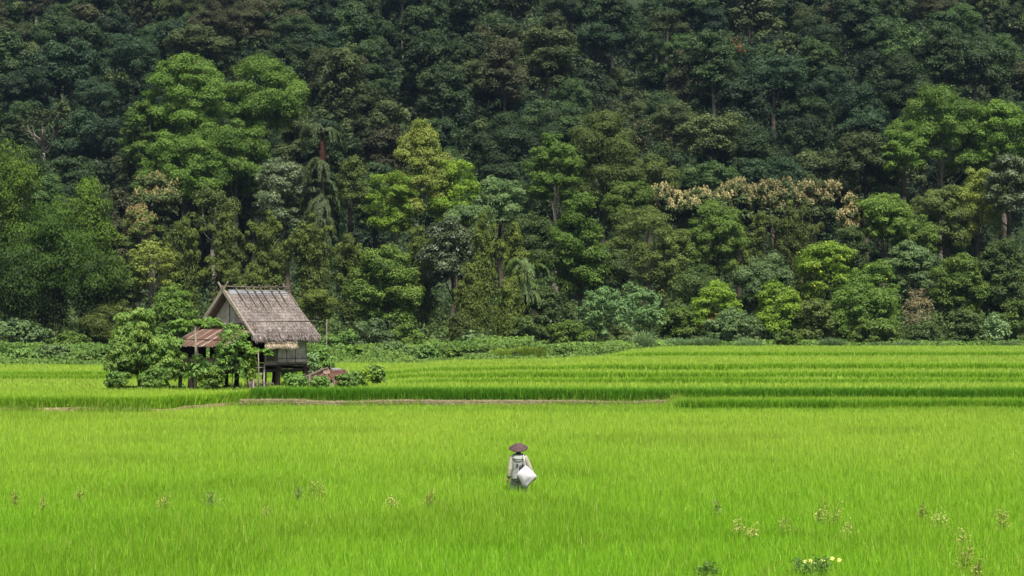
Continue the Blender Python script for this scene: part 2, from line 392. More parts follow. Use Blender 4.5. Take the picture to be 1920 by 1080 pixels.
tag(blades('bund_grass', x, Y, .62 + rng.uniform(.05, .24, len(x)), np.full(len(x), .035), mixc((.13, .26, .02), (.27, .36, .06), rng.uniform(0, 1, len(x))), rng, 3), kind='stuff', cat='grass')

# ------------------------------------------------------------------ foliage
def nrm(a): return a / np.maximum(np.linalg.norm(a, axis=-1, keepdims=True), 1e-6)
class Leaves:
    def __init__(s, seed): s.r = np.random.default_rng(seed); s.P = []; s.A = []; s.N = []; s.L = []; s.W = []; s.v = []
    def put(s, P, A, N, L, W, v):
        n = len(P); s.P.append(P); s.A.append(A); s.N.append(N)
        s.L.append(np.broadcast_to(L, (n,)).astype(float)); s.W.append(np.broadcast_to(W, (n,)).astype(float)); s.v.append(np.broadcast_to(v, (n,)).astype(float))
    def lump(s, c, rad, n, L, W, v0=.5, vr=.24, up=.6, droop=.25, shell=.25, jit=.5):
        """n leaves in the outer shell of a lumpy ellipsoid"""
        r = s.r; u = r.normal(0, 1, (int(n * 1.5), 3)); u = nrm(u); keep = (u[:, 2] > -.35) | (r.uniform(0, 1, len(u)) < .25); u = u[keep][:n]
        k = r.normal(0, 1, (3, 3)) * 3.4; ph = r.uniform(0, 6, 3)
        bump = sum(np.sin(u @ k[i] + ph[i]) for i in range(3)) / 3
        rr = (1 - shell * r.uniform(0, 1, len(u)) ** 1.5) * (1 + .36 * bump) * r.uniform(.94, 1.10, len(u))
        P = np.array(c) + u * np.array(rad) * rr[:, None]
        N = nrm(u * .7 + np.array([0, 0, up]) + r.normal(0, jit, u.shape))
        A = np.cross(N, r.normal(0, 1, u.shape)); A = nrm(A); A = A * np.sign(np.einsum('ij,ij->i', A, u))[:, None]
        A = nrm(A + np.array([0, 0, -droop]))
        s.put(P, A, N, L * r.uniform(.6, 1.3, len(u)), W * r.uniform(.7, 1.3, len(u)), np.clip(v0 + vr * r.normal(0, .6, len(u)) + .12 * bump, 0, 1))
    def mesh(s, name):
        P, A, N = (np.concatenate(q) for q in (s.P, s.A, s.N)); L, W, v = (np.concatenate(q) for q in (s.L, s.W, s.v))
        S = nrm(np.cross(N, A)); h = A * (L / 2)[:, None]
        m = P - A * (L * .08)[:, None]
        V = np.stack([P - h, m + S * (W / 2)[:, None], P + h, m - S * (W / 2)[:, None]], 1).reshape(-1, 3)
        me = raw_mesh(name, V, np.full(len(P), 4), np.arange(4 * len(P)))
        a = me.attributes.new('v', 'FLOAT', 'FACE'); a.data.foreach_set('value', v.astype(np.float32)); return me

def envelope(shape, u):
    """radius multiplier (horizontal) by height for crown shapes; u[:,2] in -1..1"""
    z = u[:, 2]
    if shape == 'cone': return np.clip(1.05 - .55 * (z + 1) / 2 * 1.2, .3, 1.1)
    if shape == 'umbrella': return 1.0 + .15 * z
    return np.ones(len(u))

def crown_lumps(rng, c, a, b, hz, size, K, shape='round', inner=.35):
    u = nrm(rng.normal(0, 1, (K * 6, 3)));
    if shape == 'umbrella': u[:, 2] = np.abs(u[:, 2]) * 1.3 - .3; u = nrm(u)
    u = u[(u[:, 2] > -.75)]
    kept = []; sep = 2.1 / math.sqrt(max(K, 8))
    for q in u:
        if all(np.linalg.norm(q - w_) > sep for w_ in kept) or rng.uniform() < .25: kept.append(q)
    u = np.array(kept)[:K]; e = envelope(shape, u)
    rr = rng.uniform(.62, .9, len(u))
    P = np.stack([c[0] + u[:, 0] * a * e * rr, c[1] + u[:, 1] * b * e * rr, c[2] + u[:, 2] * hz * rr], -1)
    S = size * rng.uniform(.5, 1.45, len(u))
    return P, S

def limb(mb, a, b, r0, r1, rng, sag=.15, n=5, sides=6):
    a, b = np.array(a, float), np.array(b, float); Lg = np.linalg.norm(b - a); off = rng.normal(0, .06, 3) * Lg
    pts = []
    for i in range(n):
        t = i / (n - 1); p = a * (1 - t) + b * t + off * math.sin(math.pi * t); p[2] -= sag * Lg * math.sin(math.pi * t) * .5
        pts.append(p)
    mb.tube(pts, [r0 + (r1 - r0) * i / (n - 1) for i in range(n)], sides)

def tree_meshes(H, wid, zb, seed, leaf=(.23, .12), shape='round', lump=.3, dens=1., gap=0., trunk_r=None, limbs=6, droop=.25, up=.6, v0=.5, lean=0., K=None, depth=None, jit=.42):
    """H total height, wid half width, zb crown bottom height; returns foliage Leaves and trunk MB"""
    rng = np.random.default_rng(seed); lv = Leaves(seed + 1)
    if H > 5: leaf = (leaf[0] * .84, leaf[1] * .84)
    hz = (H - zb) / 2; c = np.array([lean, 0, zb + hz]); b = depth or wid * .9
    size = lump * min(wid, hz) * 1.15
    K = K or int(np.clip(2.6 * (wid * hz) / (size * size), 14, 80))
    P, S = crown_lumps(rng, c, wid, b, hz, size, K, shape)
    top = P[:, 2].max() + size * .6; P[:, 2] += (H - top) * np.clip((P[:, 2] - zb) / (H - zb), 0, 1)
    la = leaf[0] * leaf[1] / 2
    for p, s in zip(P, S):
        if rng.uniform() < gap: continue
        area = 4 * math.pi * s * s * .75
        n = int(np.clip(dens * 1.15 * area / la, 40, 2200))
        lv.lump(p, (s * rng.uniform(.9, 1.25), s * rng.uniform(.9, 1.2), s * rng.uniform(.62, .85)), n, leaf[0], leaf[1], v0=np.clip(v0 + rng.normal(0, .14), 0, 1), droop=droop, up=up, shell=.45, jit=jit)
    if gap < .3:   # sparse inner leaves close the core
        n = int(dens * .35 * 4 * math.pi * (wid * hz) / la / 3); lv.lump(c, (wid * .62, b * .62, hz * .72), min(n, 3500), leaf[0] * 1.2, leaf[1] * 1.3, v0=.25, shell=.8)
    mb = MB(); tr = trunk_r or max(.08, H * .018)
    fork = np.array([lean * .5 + rng.normal(0, .2), rng.normal(0, .2), max(zb * .9, H * .3)])
    mb.tube([(0, 0, -.3), (rng.normal(0, .05) * H * .1, 0, fork[2] * .5), fork], [tr * 1.35, tr, tr * .85], 8)
    order = rng.permutation(len(P))[:limbs]
    for i, k in enumerate(order):
        p = P[k]; st = fork + (np.array([lean, 0, zb + hz]) - fork) * rng.uniform(0, .5)
        limb(mb, st, st + (p - st) * .88, tr * rng.uniform(.16, .34), tr * .05, rng)
    mb.tube([fork, c + (0, 0, hz * .2)], [tr * .8, tr * .2], 7)
    return lv, mb

def bamboo_meshes(H, wid, seed, culms=26, spray=.62, leaf=(.28, .075), n_leaf=9000, arch=.9, z0=.12, droop=.9, vtop=.25, upright=False):
    rng = np.random.default_rng(seed); lv = Leaves(seed + 1); mb = MB(); per = int(n_leaf * 2.5) // culms
    for i in range(culms):
        a = rng.uniform(0, 2 * np.pi); rr = rng.uniform(0, 1) ** .6
        out = wid * rr * (1 if not upright else .8); h = H * (rng.uniform(.78, 1.) if rr < .5 else rng.uniform(.55, .92))
        if i == 0: h, out = H, wid * .15
        d = np.array([math.cos(a), math.sin(a) * .8]); base = d * out * .28
        tip_drop = arch * out * .35
        P = []
        for t in np.linspace(0, 1, 9):
            hor = base + d * out * .78 * t ** 2.0
            P.append((hor[0], hor[1], (h + tip_drop) * math.sin(t * math.pi / 2 * 1.02) - tip_drop * t ** 4))
        P = np.array(P)
        mb.tube(P, [.055 * (1 - .85 * t) for t in np.linspace(0, 1, 9)], 5, cap=False)
        kb = 5 if not upright else 8; dv = rng.normal(0, .10)
        for b_ in range(kb):
            t = z0 + (1 - z0) * (b_ + rng.uniform(.2, .9)) / kb; q = t * 8; k = min(int(q), 7); c = P[k] * (1 - (q - k)) + P[k + 1] * (q - k)
            sz = spray * (.7 + .6 * math.sin(min(t, 1) * math.pi * .85)) * rng.uniform(.7, 1.25)
            if upright: sz = spray * max(.25, 1.75 - 1.5 * t) * rng.uniform(.75, 1.2)
            elif vtop < .26: sz *= 1.25 - .75 * t
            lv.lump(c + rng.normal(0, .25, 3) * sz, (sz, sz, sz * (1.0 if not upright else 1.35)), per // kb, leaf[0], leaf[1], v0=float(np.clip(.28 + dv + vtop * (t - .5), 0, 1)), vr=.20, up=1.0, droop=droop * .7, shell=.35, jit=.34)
    return lv, mb

def put_tree(name, label, cat, loc, lv, mb, lm, bark, group=None, crown='crown', trunk='trunk', extras=()):
    t = thing(name, label, cat, loc, 0, group)
    link(crown, lv.mesh(crown), lm, t)
    if mb and mb.v: mb.build(trunk, bark, t, True)
    for nm, l2, m2 in extras: link(nm, l2.mesh(nm), m2, t)
    return t

SEED = [1000]
def place(kind, cx, top, bot, hw, Y, lm, label, name='tree', cat='tree', bark=None, **kw):
    SEED[0] += 17; seed = SEED[0]
    p = at(cx, top, Y); g = gz(p[0], Y); H = p[2] - g; wid = hw / F * Y; zb = max(.2, at(cx, bot, Y)[2] - g)
    bk = bark or BARK; ex = []
    flower = kw.pop('flower', None); fn = kw.pop('fn', 1); group = kw.pop('group', None)
    if kind == 'bamboo':
        lv, mb = bamboo_meshes(H, wid, seed, **kw); bk = bark or CULM
        return put_tree(name, label, cat, (p[0], Y, g), lv, mb, LM[lm], bk, group, 'foliage', 'culm_cluster')
    lv, mb = tree_meshes(H, wid, min(zb, H * .7) if kind != 's' or bot < 620 else (-.15 if Y > 110 else .35), seed, **kw); fruits = []
    if flower:                       # blossom or fruit clusters over the sunward crown
        rng = np.random.default_rng(seed + 5); fl = Leaves(seed + 6); mode, fm = flower
        P = np.concatenate(lv.P); sel = P[(P[:, 2] > zb + (H - zb) * (.45 if mode == 'panicle' else .1)) & (P[:, 1] < wid * .4)]
        if mode == 'panicle':
            cen = sel[rng.integers(0, len(sel), int(130 * fn))]
            for q in cen:
                m = 30; t_ = rng.uniform(0, 1, m); rr = .26 * (1 - t_ * .8)
                a = rng.uniform(0, 6.28, m); pp = q + np.stack([np.cos(a) * rr, np.sin(a) * rr, -.1 + t_ * .62], -1)
                fl.put(pp, nrm(rng.normal(0, 1, (m, 3)) + np.array([0, 0, 1.2])), nrm(rng.normal(0, 1, (m, 3))), .20, .09, rng.uniform(0, 1, m))
            ex = [('blossom', fl, LM[fm])]
        elif mode == 'fruit':
            m = int(34 * fn); fruits = sel[rng.integers(0, len(sel), m)] + np.array([0, -.15, 0])
        elif mode == 'patch':
            cen = sel[rng.integers(0, len(sel), int(10 * fn))]
            for q in cen:
                m = 60; pp = q + rng.normal(0, .38, (m, 3)); fl.put(pp, nrm(rng.normal(0, 1, (m, 3))), nrm(rng.normal(0, 1, (m, 3)) + np.array([0, -.6, .5])), .26, .16, rng.uniform(0, 1, m))
            ex = [('blossom', fl, LM[fm])]
    t = put_tree(name, label, cat, (p[0], Y, g), lv, mb, LM[lm], bk, group, extras=ex)
    for q in fruits:
        o = bpy.data.objects.new('fruit', FRUIT); C.objects.link(o); o.parent = t; o.location = [float(v_) for v_ in q]
    return t

FRUIT = bpy.data.meshes.new('fruit'); _b = MB(); _b.tube([(0, 0, -.08), (0, 0, -.05), (0, 0, .02), (0, 0, .07)], [.02, .062, .062, .015], 7)
FRUIT.from_pydata(_b.v, [], _b.f); FRUIT.update(); FRUIT.materials.append(LM['yellow'])
T = place
# ---- far back: the large bright trees at the foot of the hill
BR = dict(leaf=(.25, .15), lump=.20, dens=1.0, limbs=6)
T('b', 345, 100, 345, 78, 232, 'broad_bright', 'tallest bright green tree of the left, rising against the dark hillside above the hut', name='large_tree', bark=BARK_PALE, **BR)
T('b', 268, 185, 350, 42, 230, 'broad_bright', 'low bright green side tree left of the tallest bright tree above the hut', bark=BARK_PALE, **BR)
T('b', 495, 110, 275, 78, 236, 'broad_bright', 'open bright green tree with pale bare limbs, right of the tallest bright tree', name='large_tree', bark=BARK_PALE, leaf=(.25, .15), lump=.22, dens=.85, gap=.15, limbs=9, trunk_r=.32)
T('b', 440, 220, 400, 72, 229, 'broad_bright', 'wide green tree with pale forked limbs below the two bright trees on the left', bark=BARK_PALE, leaf=(.25, .15), lump=.22, dens=.95, gap=.05, limbs=9, trunk_r=.3)
T('b', 350, 250, 400, 92, 227, 'broad_bright', 'broad lower green tree under the tallest bright tree above the hut', bark=BARK, **BR)
T('b', 1765, 160, 345, 92, 228, 'broad_bright', 'large spreading bright green tree near the upper right, pale trunk showing', name='large_tree', bark=BARK_PALE, leaf=(.25, .15), lump=.22, dens=.9, gap=.05, limbs=9, trunk_r=.32)
T('b', 1885, 185, 360, 62, 226, 'broad_bright', 'bright green tree at the right border, beside the large spreading tree', bark=BARK, **BR)
T('b', 1690, 245, 345, 48, 224, 'broad_bright', 'lower bright tree left of the large spreading tree near the upper right', bark=BARK, **BR)
T('b', 1625, 245, 385, 62, 226, 'hill_olive', 'grey olive round tree between the cream flowering trees and the large spreading tree', **BR)
T('b', 1130, 210, 400, 78, 222, 'olive', 'wide olive brown tree on the hill foot right of the bright topped tree', leaf=(.25, .14), lump=.2, dens=.9, limbs=9)
T('b', 1215, 290, 400, 55, 224, 'olive', 'small olive tree left above the cream flowering trees', leaf=(.25, .14), lump=.22)
T('b', 1330, 300, 380, 60, 231, 'hill_bright', 'low mid green tree just above the cream flowering trees', leaf=(.25, .14), lump=.22)
T('b', 1450, 290, 380, 60, 231, 'hill_blue', 'bluish dark tree above the middle of the cream flowering trees', leaf=(.25, .14), lump=.22)
T('b', 700, 330, 450, 45, 222, 'hill_bright', 'green tree partly hidden left of the yellow green tree', leaf=(.25, .14), lump=.22)
T('b', 150, 345, 440, 60, 224, 'hill_blue', 'bluish green tree between the left bamboo and the hillside', leaf=(.25, .14), lump=.22)
T('b', 90, 330, 420, 50, 226, 'hill_bright', 'green tree peeping over the bright bamboo tips on the left', leaf=(.25, .14), lump=.22)
# ---- middle rows
YG = dict(leaf=(.24, .12), lump=.17, dens=.7, gap=.10, limbs=10, trunk_r=.16)
T('b', 790, 222, 440, 78, 214, 'yellow_green', 'tall yellow green tree with an airy crown in the centre left of the forest edge', name='large_tree', shape='cone', **YG)
T('b', 855, 300, 460, 55, 213, 'lime', 'airy lime green tree at the right shoulder of the yellow green tree', **YG)
T('b', 735, 320, 470, 52, 212, 'lime', 'airy lime green tree at the left shoulder of the yellow green tree', **YG)
T('b', 540, 300, 470, 68, 212, 'silver', 'olive tree with whitish leaf tips left of the palm with the rusty fruit strands', leaf=(.30, .11), lump=.2, dens=.9)
T('b', 660, 290, 420, 34, 214, 'olive', 'yellowish olive tree right of the palm with the rusty fruit strands', leaf=(.25, .14), lump=.25, dens=.6, gap=.15)
T('b', 940, 330, 440, 58, 212, 'grey_green', 'soft green tree right of the yellow green tree', leaf=(.25, .14), lump=.2)
T('b', 1040, 248, 420, 52, 210, 'broad_bright', 'bright topped tree with bare limbs standing tall in the centre of the forest edge', bark=BARK_PALE, leaf=(.25, .13), lump=.2, dens=.8, gap=.1, limbs=12)
T('b', 1000, 395, 540, 55, 204, 'broad_dark', 'dark tree left of the tall dark tree with the pale top', leaf=(.24, .12), lump=.22)
T('b', 1180, 335, 460, 52, 208, 'broad_mid', 'mid green tree left of the cream flowering row', leaf=(.24, .12), lump=.22)
tk = dict(leaf=(.42, .26), lump=.28, dens=.9, flower=('panicle', 'cream'))
T('b', 1245, 345, 430, 46, 211, 'teak', 'leftmost cream flowering tree of the flowering row', fn=.8, **tk)
T('b', 1312, 352, 440, 52, 209, 'teak', 'second cream flowering tree from the left, lower than its neighbours', fn=1.3, **tk)
T('b', 1385, 335, 440, 54, 212, 'teak', 'cream flowering tree in the middle of the flowering row', fn=1.8, **tk)
T('b', 1458, 340, 440, 50, 211, 'teak', 'fourth cream flowering tree from the left in the flowering row', fn=1.5, **tk)
T('b', 1525, 338, 420, 46, 213, 'teak', 'rightmost cream flowering tree of the flowering row', fn=1.8, **tk)
T('b', 288, 318, 460, 42, 212, 'teak', 'dark tree covered with tan blossom under the tallest bright tree', leaf=(.32, .18), lump=.28, dens=.9, flower=('panicle', 'tan'), fn=1.0)
T('b', 258, 390, 480, 32, 208, 'olive', 'small tree with tan blossom left of the grey twiggy tree', leaf=(.25, .15), lump=.3, dens=.8, flower=('panicle', 'tan'), fn=.9)
T('b', 405, 350, 450, 50, 208, 'olive', 'thin twiggy olive tree above the olive bamboo behind the hut', bark=BARK_PALE, leaf=(.3, .14), lump=.2, dens=.35, gap=.2, limbs=12)
T('b', 1835, 312, 470, 55, 210, 'yellow_green', 'pale yellow green tree below the right bright trees', leaf=(.24, .12), lump=.2, dens=.6, gap=.12, limbs=10)
T('b', 1765, 345, 500, 62, 209, 'olive', 'wide dull olive tree below the large spreading tree', leaf=(.24, .12), lump=.2, dens=.8)
T('b', 1893, 290, 420, 46, 206, 'silver', 'tree with whitish glossy leaves at the right border', leaf=(.28, .15), lump=.24, dens=.85)
T('b', 880, 380, 500, 50, 206, 'grey_green', 'grey green tree behind the upright bamboo plumes', leaf=(.24, .12), lump=.22)
# ---- main front row
def BAM(culms, n, **k): return dict(culms=culms, n_leaf=n, **k)
bl = dict(name='bamboo', cat='bamboo')
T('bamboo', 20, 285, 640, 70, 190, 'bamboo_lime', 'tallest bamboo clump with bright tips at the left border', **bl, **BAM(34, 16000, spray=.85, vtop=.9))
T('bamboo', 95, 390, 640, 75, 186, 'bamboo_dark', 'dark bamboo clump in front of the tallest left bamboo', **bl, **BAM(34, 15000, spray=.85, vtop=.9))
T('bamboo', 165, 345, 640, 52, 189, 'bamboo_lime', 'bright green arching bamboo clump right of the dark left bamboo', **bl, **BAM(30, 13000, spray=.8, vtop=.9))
T('bamboo', 180, 470, 645, 62, 183, 'bamboo_dark', 'low dark drooping bamboo clump beside the bushy tree left of the hut', **bl, **BAM(26, 11000, spray=.8, vtop=.7))
T('bamboo', 30, 470, 650, 70, 182, 'bamboo_dark', 'lowest dark bamboo mass at the left border behind the large leaved shrub', **bl, **BAM(28, 12000, spray=.85, vtop=.3))
T('bamboo', 345, 412, 640, 52, 190, 'bamboo_olive', 'olive bamboo clump left above the hut ridge', **bl, **BAM(26, 11000))
T('bamboo', 425, 402, 640, 48, 192, 'bamboo_olive', 'olive bamboo clump straight above the hut gable', **bl, **BAM(26, 11000))
T('bamboo', 505, 398, 640, 48, 191, 'bamboo_olive', 'olive bamboo clump above the right end of the hut ridge', **bl, **BAM(26, 11000))
T('bamboo', 590, 405, 640, 50, 190, 'bamboo_olive', 'olive bamboo clump right of the hut roof', **bl, **BAM(26, 11000))
T('bamboo', 660, 440, 640, 46, 191, 'bamboo_olive', 'olive bamboo clump just left of the dense dark domed tree', **bl, **BAM(24, 10000))
T('bamboo', 470, 500, 640, 55, 186, 'bamboo_olive', 'low olive bamboo directly behind the hut roof', **bl, **BAM(22, 9000))
T('bamboo', 790, 430, 640, 50, 193, 'bamboo_olive', 'olive bamboo clump right behind the dense dark domed tree', **bl, **BAM(24, 10000))
up_ = dict(upright=True, arch=.3)
T('bamboo', 905, 395, 650, 36, 187, 'bamboo_plume', 'tallest upright bamboo plume in the middle of the forest edge', **bl, **BAM(16, 8000, **up_))
T('bamboo', 878, 498, 650, 34, 184, 'bamboo_plume', 'shorter upright bamboo plume in front of the tallest plume', **bl, **BAM(14, 7000, **up_))
T('bamboo', 955, 525, 655, 40, 183, 'bamboo_plume', 'rounded low bamboo plume right of the shorter upright plume', **bl, **BAM(16, 8000, **up_))
T('bamboo', 965, 420, 650, 42, 190, 'bamboo_plume', 'leaning bamboo plume right behind the tallest upright plume', **bl, **BAM(16, 8000, **up_))
T('bamboo', 865, 590, 655, 34, 181, 'bamboo_olive', 'lowest bamboo tuft at the foot of the upright plumes', **bl, **BAM(12, 5000, **up_))
T('bamboo', 1490, 378, 620, 62, 198, 'bamboo_olive', 'feathery olive bamboo clump below the cream flowering trees', **bl, **BAM(26, 11000))
T('bamboo', 1420, 405, 620, 45, 199, 'bamboo_olive', 'smaller feathery olive bamboo left of the big feathery clump under the flowering trees', **bl, **BAM(22, 9000))
T('b', 725, 462, 640, 68, 184, 'broad_mid', 'dense dark domed tree with rounded leaf clumps right of the hut', name='large_tree', leaf=(.24, .14), lump=.2, dens=1., limbs=8)
T('b', 845, 405, 560, 50, 190, 'silver', 'dark tree with glinting whitish leaves left of the tallest upright bamboo', leaf=(.28, .15), lump=.25, dens=.85)
T('b', 1088, 362, 600, 52, 188, 'broad_bright', 'tall dark columned tree with a pale flat top in the centre of the forest edge', name='large_tree', leaf=(.25, .13), lump=.25, dens=.9, limbs=8)
T('b', 1150, 470, 600, 45, 189, 'broad_dark', 'dark lower tree leaning on the tall columned tree from the right', leaf=(.23, .12), lump=.25)
T('b', 1040, 540, 650, 42, 184, 'broad_dark', 'dark shrubby tree between the low bamboo plume and the big grey green bush', leaf=(.23, .12), lump=.28)
T('b', 985, 590, 655, 25, 182, 'broad_dark', 'small dark sapling under the drooping palm', leaf=(.23, .12), lump=.35)
T('b', 1205, 385, 580, 70, 196, 'olive', 'sparse olive tree with thin pale branches behind the big grey green bush', bark=BARK_PALE, leaf=(.22, .11), lump=.17, dens=.55, gap=.1, limbs=14)
T('b', 1270, 430, 590, 50, 195, 'olive', 'thin leaved olive tree right of the sparse pale branched tree', leaf=(.22, .11), lump=.18, dens=.6, gap=.1, limbs=12)
T('b', 1345, 378, 560, 62, 197, 'broad_mid', 'rounded mid green tree under the left half of the flowering row', leaf=(.23, .12), lump=.2)
T('b', 1300, 495, 620, 52, 189, 'broad_dark', 'dark green tree above the yellow green bushes', leaf=(.23, .12), lump=.25)
T('b', 1430, 475, 620, 62, 190, 'grey_green', 'grey green tree behind the yellow green bushes', leaf=(.24, .12), lump=.22)
T('b', 1550, 450, 600, 62, 189, 'lime', 'bright fruit tree dotted with yellow fruit in the right half', leaf=(.24, .12), lump=.2, dens=.9, flower=('fruit', 'yellow'), fn=1.0)
T('b', 1640, 492, 610, 52, 187, 'broad_bright', 'second fruit tree, greener, right of the bright fruit tree', leaf=(.24, .12), lump=.22, flower=('fruit', 'yellow'), fn=.9)
T('b', 1655, 366, 500, 46, 198, 'broad_mid', 'dark rounded tree with a light flat top below the grey olive tree', leaf=(.25, .13), lump=.25, shape='umbrella')
T('b', 1594, 370, 470, 22, 199, 'teak', 'single small cream plumed tree right of the flowering row', leaf=(.5, .3), lump=.4, flower=('panicle', 'cream'), fn=1.1)
T('b', 1590, 430, 520, 40, 196, 'broad_dark', 'dark tree under the single cream plumed tree', leaf=(.23, .12), lump=.28)
T('b', 1710, 450, 620, 55, 193, 'grey_green', 'grey green wide tree right of the fruit trees', leaf=(.26, .12), lump=.2)
T('b', 1795, 470, 630, 55, 189, 'broad_mid', 'green tree with a few yellow fruits near the right border', leaf=(.25, .13), lump=.22, flower=('fruit', 'yellow'), fn=.5)
T('b', 1880, 450, 630, 52, 190, 'broad_dark', 'dark green tree at the right border above the dark hedge', leaf=(.25, .13), lump=.22, flower=('fruit', 'yellow'), fn=.4)
T('b', 1715, 395, 500, 42, 200, 'broad_mid', 'small green tree right of the dark rounded flat topped tree', leaf=(.24, .12), lump=.25)
T('b', 285, 450, 560, 46, 187, 'yellow_green', 'thin pale branched tree with sparse leaves behind the bushy tree left of the hut', bark=BARK_PALE, leaf=(.28, .13), lump=.16, dens=.4, gap=.2, limbs=16, trunk_r=.16)
T('b', 232, 470, 620, 38, 188, 'olive', 'olive bush tree between the left bamboo and the thin pale branched tree', leaf=(.28, .13), lump=.25)
T('b', 325, 535, 650, 42, 181, 'broad_bright', 'bright green bush left behind the hut gable', leaf=(.3, .14), lump=.25)
# ---- shrubs along the edge of the field
sh = dict(name='shrub', cat='shrub')
T('s', 42, 597, 655, 48, 177, 'grey_green', 'large leaved shrub at the field edge by the left border', leaf=(.32, .18), lump=.3, dens=.9, **sh)
T('s', 130, 620, 655, 45, 178, 'broad_mid', 'low green shrub right of the large leaved shrub on the left', leaf=(.24, .14), lump=.3, **sh)
T('s', 190, 572, 655, 36, 180, 'bamboo_olive', 'dark olive rounded shrub left of the bushy tree by the hut', leaf=(.22, .06), lump=.4, dens=1.1, **sh)
T('s', 592, 545, 602, 33, 179, 'bamboo_olive', 'small round headed tree right behind the hut roof', leaf=(.24, .07), lump=.35, dens=1.1, name='tree', cat='tree')
T('s', 700, 598, 655, 46, 177, 'grey_green', 'light green shrub in front of the dense dark domed tree', leaf=(.26, .12), lump=.25, **sh)
T('s', 765, 605, 655, 30, 178, 'broad_mid', 'small green shrub right of the light green shrub below the domed tree', leaf=(.23, .12), lump=.3, **sh)
T('s', 640, 620, 660, 34, 177, 'weed', 'low leafy shrub right behind the hut wall', leaf=(.23, .12), lump=.3, **sh)
T('s', 888, 618, 658, 22, 176, 'grey_green', 'small sapling with big pale leaves in front of the bamboo tuft', leaf=(.36, .24), lump=.35, dens=.7, **sh)
T('s', 1165, 528, 652, 92, 180, 'bush', 'biggest grey green bush of the field edge, right of centre', leaf=(.30, .15), lump=.13, dens=1., **sh)
T('s', 1068, 600, 655, 42, 178, 'broad_mid', 'yellowish low shrub left of the biggest grey green bush', leaf=(.23, .12), lump=.25, **sh)
T('s', 1170, 612, 655, 27, 176.5, 'olive', 'brownish small shrub in front of the biggest grey green bush', leaf=(.2, .1), lump=.3, **sh)
T('s', 1345, 530, 620, 46, 183, 'lime', 'yellow green bush with an orange patch right of the biggest bush', leaf=(.24, .12), lump=.22, flower=('patch', 'orange'), fn=.2, **sh)
T('s', 1375, 580, 652, 55, 179, 'grey_green', 'grey green bush with layered leaves below the yellow green bush', leaf=(.26, .12), lump=.2, **sh)
T('s', 1462, 528, 645, 50, 182, 'lime', 'bright yellow green bush in the right half of the field edge', leaf=(.24, .12), lump=.2, **sh)
T('s', 1270, 575, 650, 40, 182, 'broad_mid', 'green shrub between the biggest bush and the yellow green bush', leaf=(.23, .12), lump=.25, **sh)
T('s', 1615, 528, 645, 72, 181, 'broad_bright', 'broad green bush below the fruit trees', leaf=(.23, .12), lump=.2, **sh)
T('s', 1530, 560, 645, 40, 180, 'olive', 'dull olive shrub left of the broad green bush below the fruit trees', leaf=(.22, .11), lump=.25, **sh)
T('s', 1477, 618, 650, 24, 175.5, 'broad_mid', 'small dark shrub standing in the weed belt right of centre', leaf=(.22, .13), lump=.35, **sh)
T('s', 1730, 595, 648, 32, 178, 'broad_dark', 'small dark shrub right of the broad green bush', leaf=(.22, .13), lump=.3, **sh)
T('s', 1808, 582, 648, 38, 179, 'broad_dark', 'rounded dark shrub near the right border', leaf=(.22, .13), lump=.3, **sh)
T('s', 1866, 588, 650, 22, 177, 'grass_pale', 'pale leaved climber shrub between the dark shrubs at the right', leaf=(.24, .14), lump=.35, dens=.7, **sh)
T('s', 1908, 560, 650, 36, 180, 'broad_mid', 'green shrub in the lower right corner of the forest edge', leaf=(.25, .15), lump=.3, **sh)
T('s', 1722, 540, 620, 30, 182, 'dry', 'dry twiggy bush with brownish leaves right of the broad green bush', leaf=(.2, .08), lump=.25, dens=.13, gap=.2, limbs=16, bark=BARK_PALE, **sh)
T('s', 560, 640, 668, 40, 176, 'weed', 'low weedy shrub seen between the hut wall and the shed', leaf=(.23, .12), lump=.3, **sh)
T('s', 1640, 600, 648, 50, 178, 'broad_mid', 'low green shrub at the foot of the broad green bush', leaf=(.23, .12), lump=.3, **sh)

bs = dict(name='shrub', cat='shrub', dens=.9, limbs=3)
T('s', 665, 646, 676, 30, 152, 'broad_bright', 'leafy shrub standing in the weed belt just right of the bamboo stake', leaf=(.26, .14), lump=.3, **bs)
T('s', 735, 640, 674, 36, 158, 'grey_green', 'wide grey green shrub in the weed belt below the dense dark domed tree', leaf=(.28, .15), lump=.25, **bs)
T('s', 800, 646, 672, 26, 154, 'weed', 'light leafy shrub in the weed belt right of the wide grey green shrub', leaf=(.28, .15), lump=.3, **bs)
T('s', 850, 652, 674, 24, 150, 'broad_mid', 'small dark shrub in the weed belt left of the lime yellow grass', leaf=(.24, .13), lump=.3, **bs)
T('s', 968, 658, 676, 10, 146, 'broad_dark', 'tiny dark weed in front of the lime yellow grass clumps', leaf=(.2, .11), lump=.4, **bs)
T('s', 1065, 648, 672, 30, 156, 'meadow', 'low rough shrub in the weed belt right of the lime yellow grass', leaf=(.24, .12), lump=.3, **bs)
T('s', 1130, 646, 668, 34, 162, 'olive', 'brown green shrub in the weed belt below the biggest grey green bush', leaf=(.22, .12), lump=.3, **bs)
T('s', 1195, 654, 668, 24, 164, 'meadow', 'small shrub in the weed belt under the silvery arching grass', leaf=(.22, .12), lump=.3, **bs)
T('s', 35, 654, 682, 34, 150, 'weed', 'light shrub in the weed belt by the left border', leaf=(.26, .14), lump=.3, **bs)
T('s', 100, 646, 680, 36, 156, 'grey_green', 'taller shrub in the weed belt right of the light shrub by the left border', leaf=(.28, .15), lump=.25, **bs)
T('s', 165, 661, 684, 26, 148, 'meadow', 'low shrub in the weed belt left of the bushy tree by the hut', leaf=(.24, .13), lump=.3, **bs)
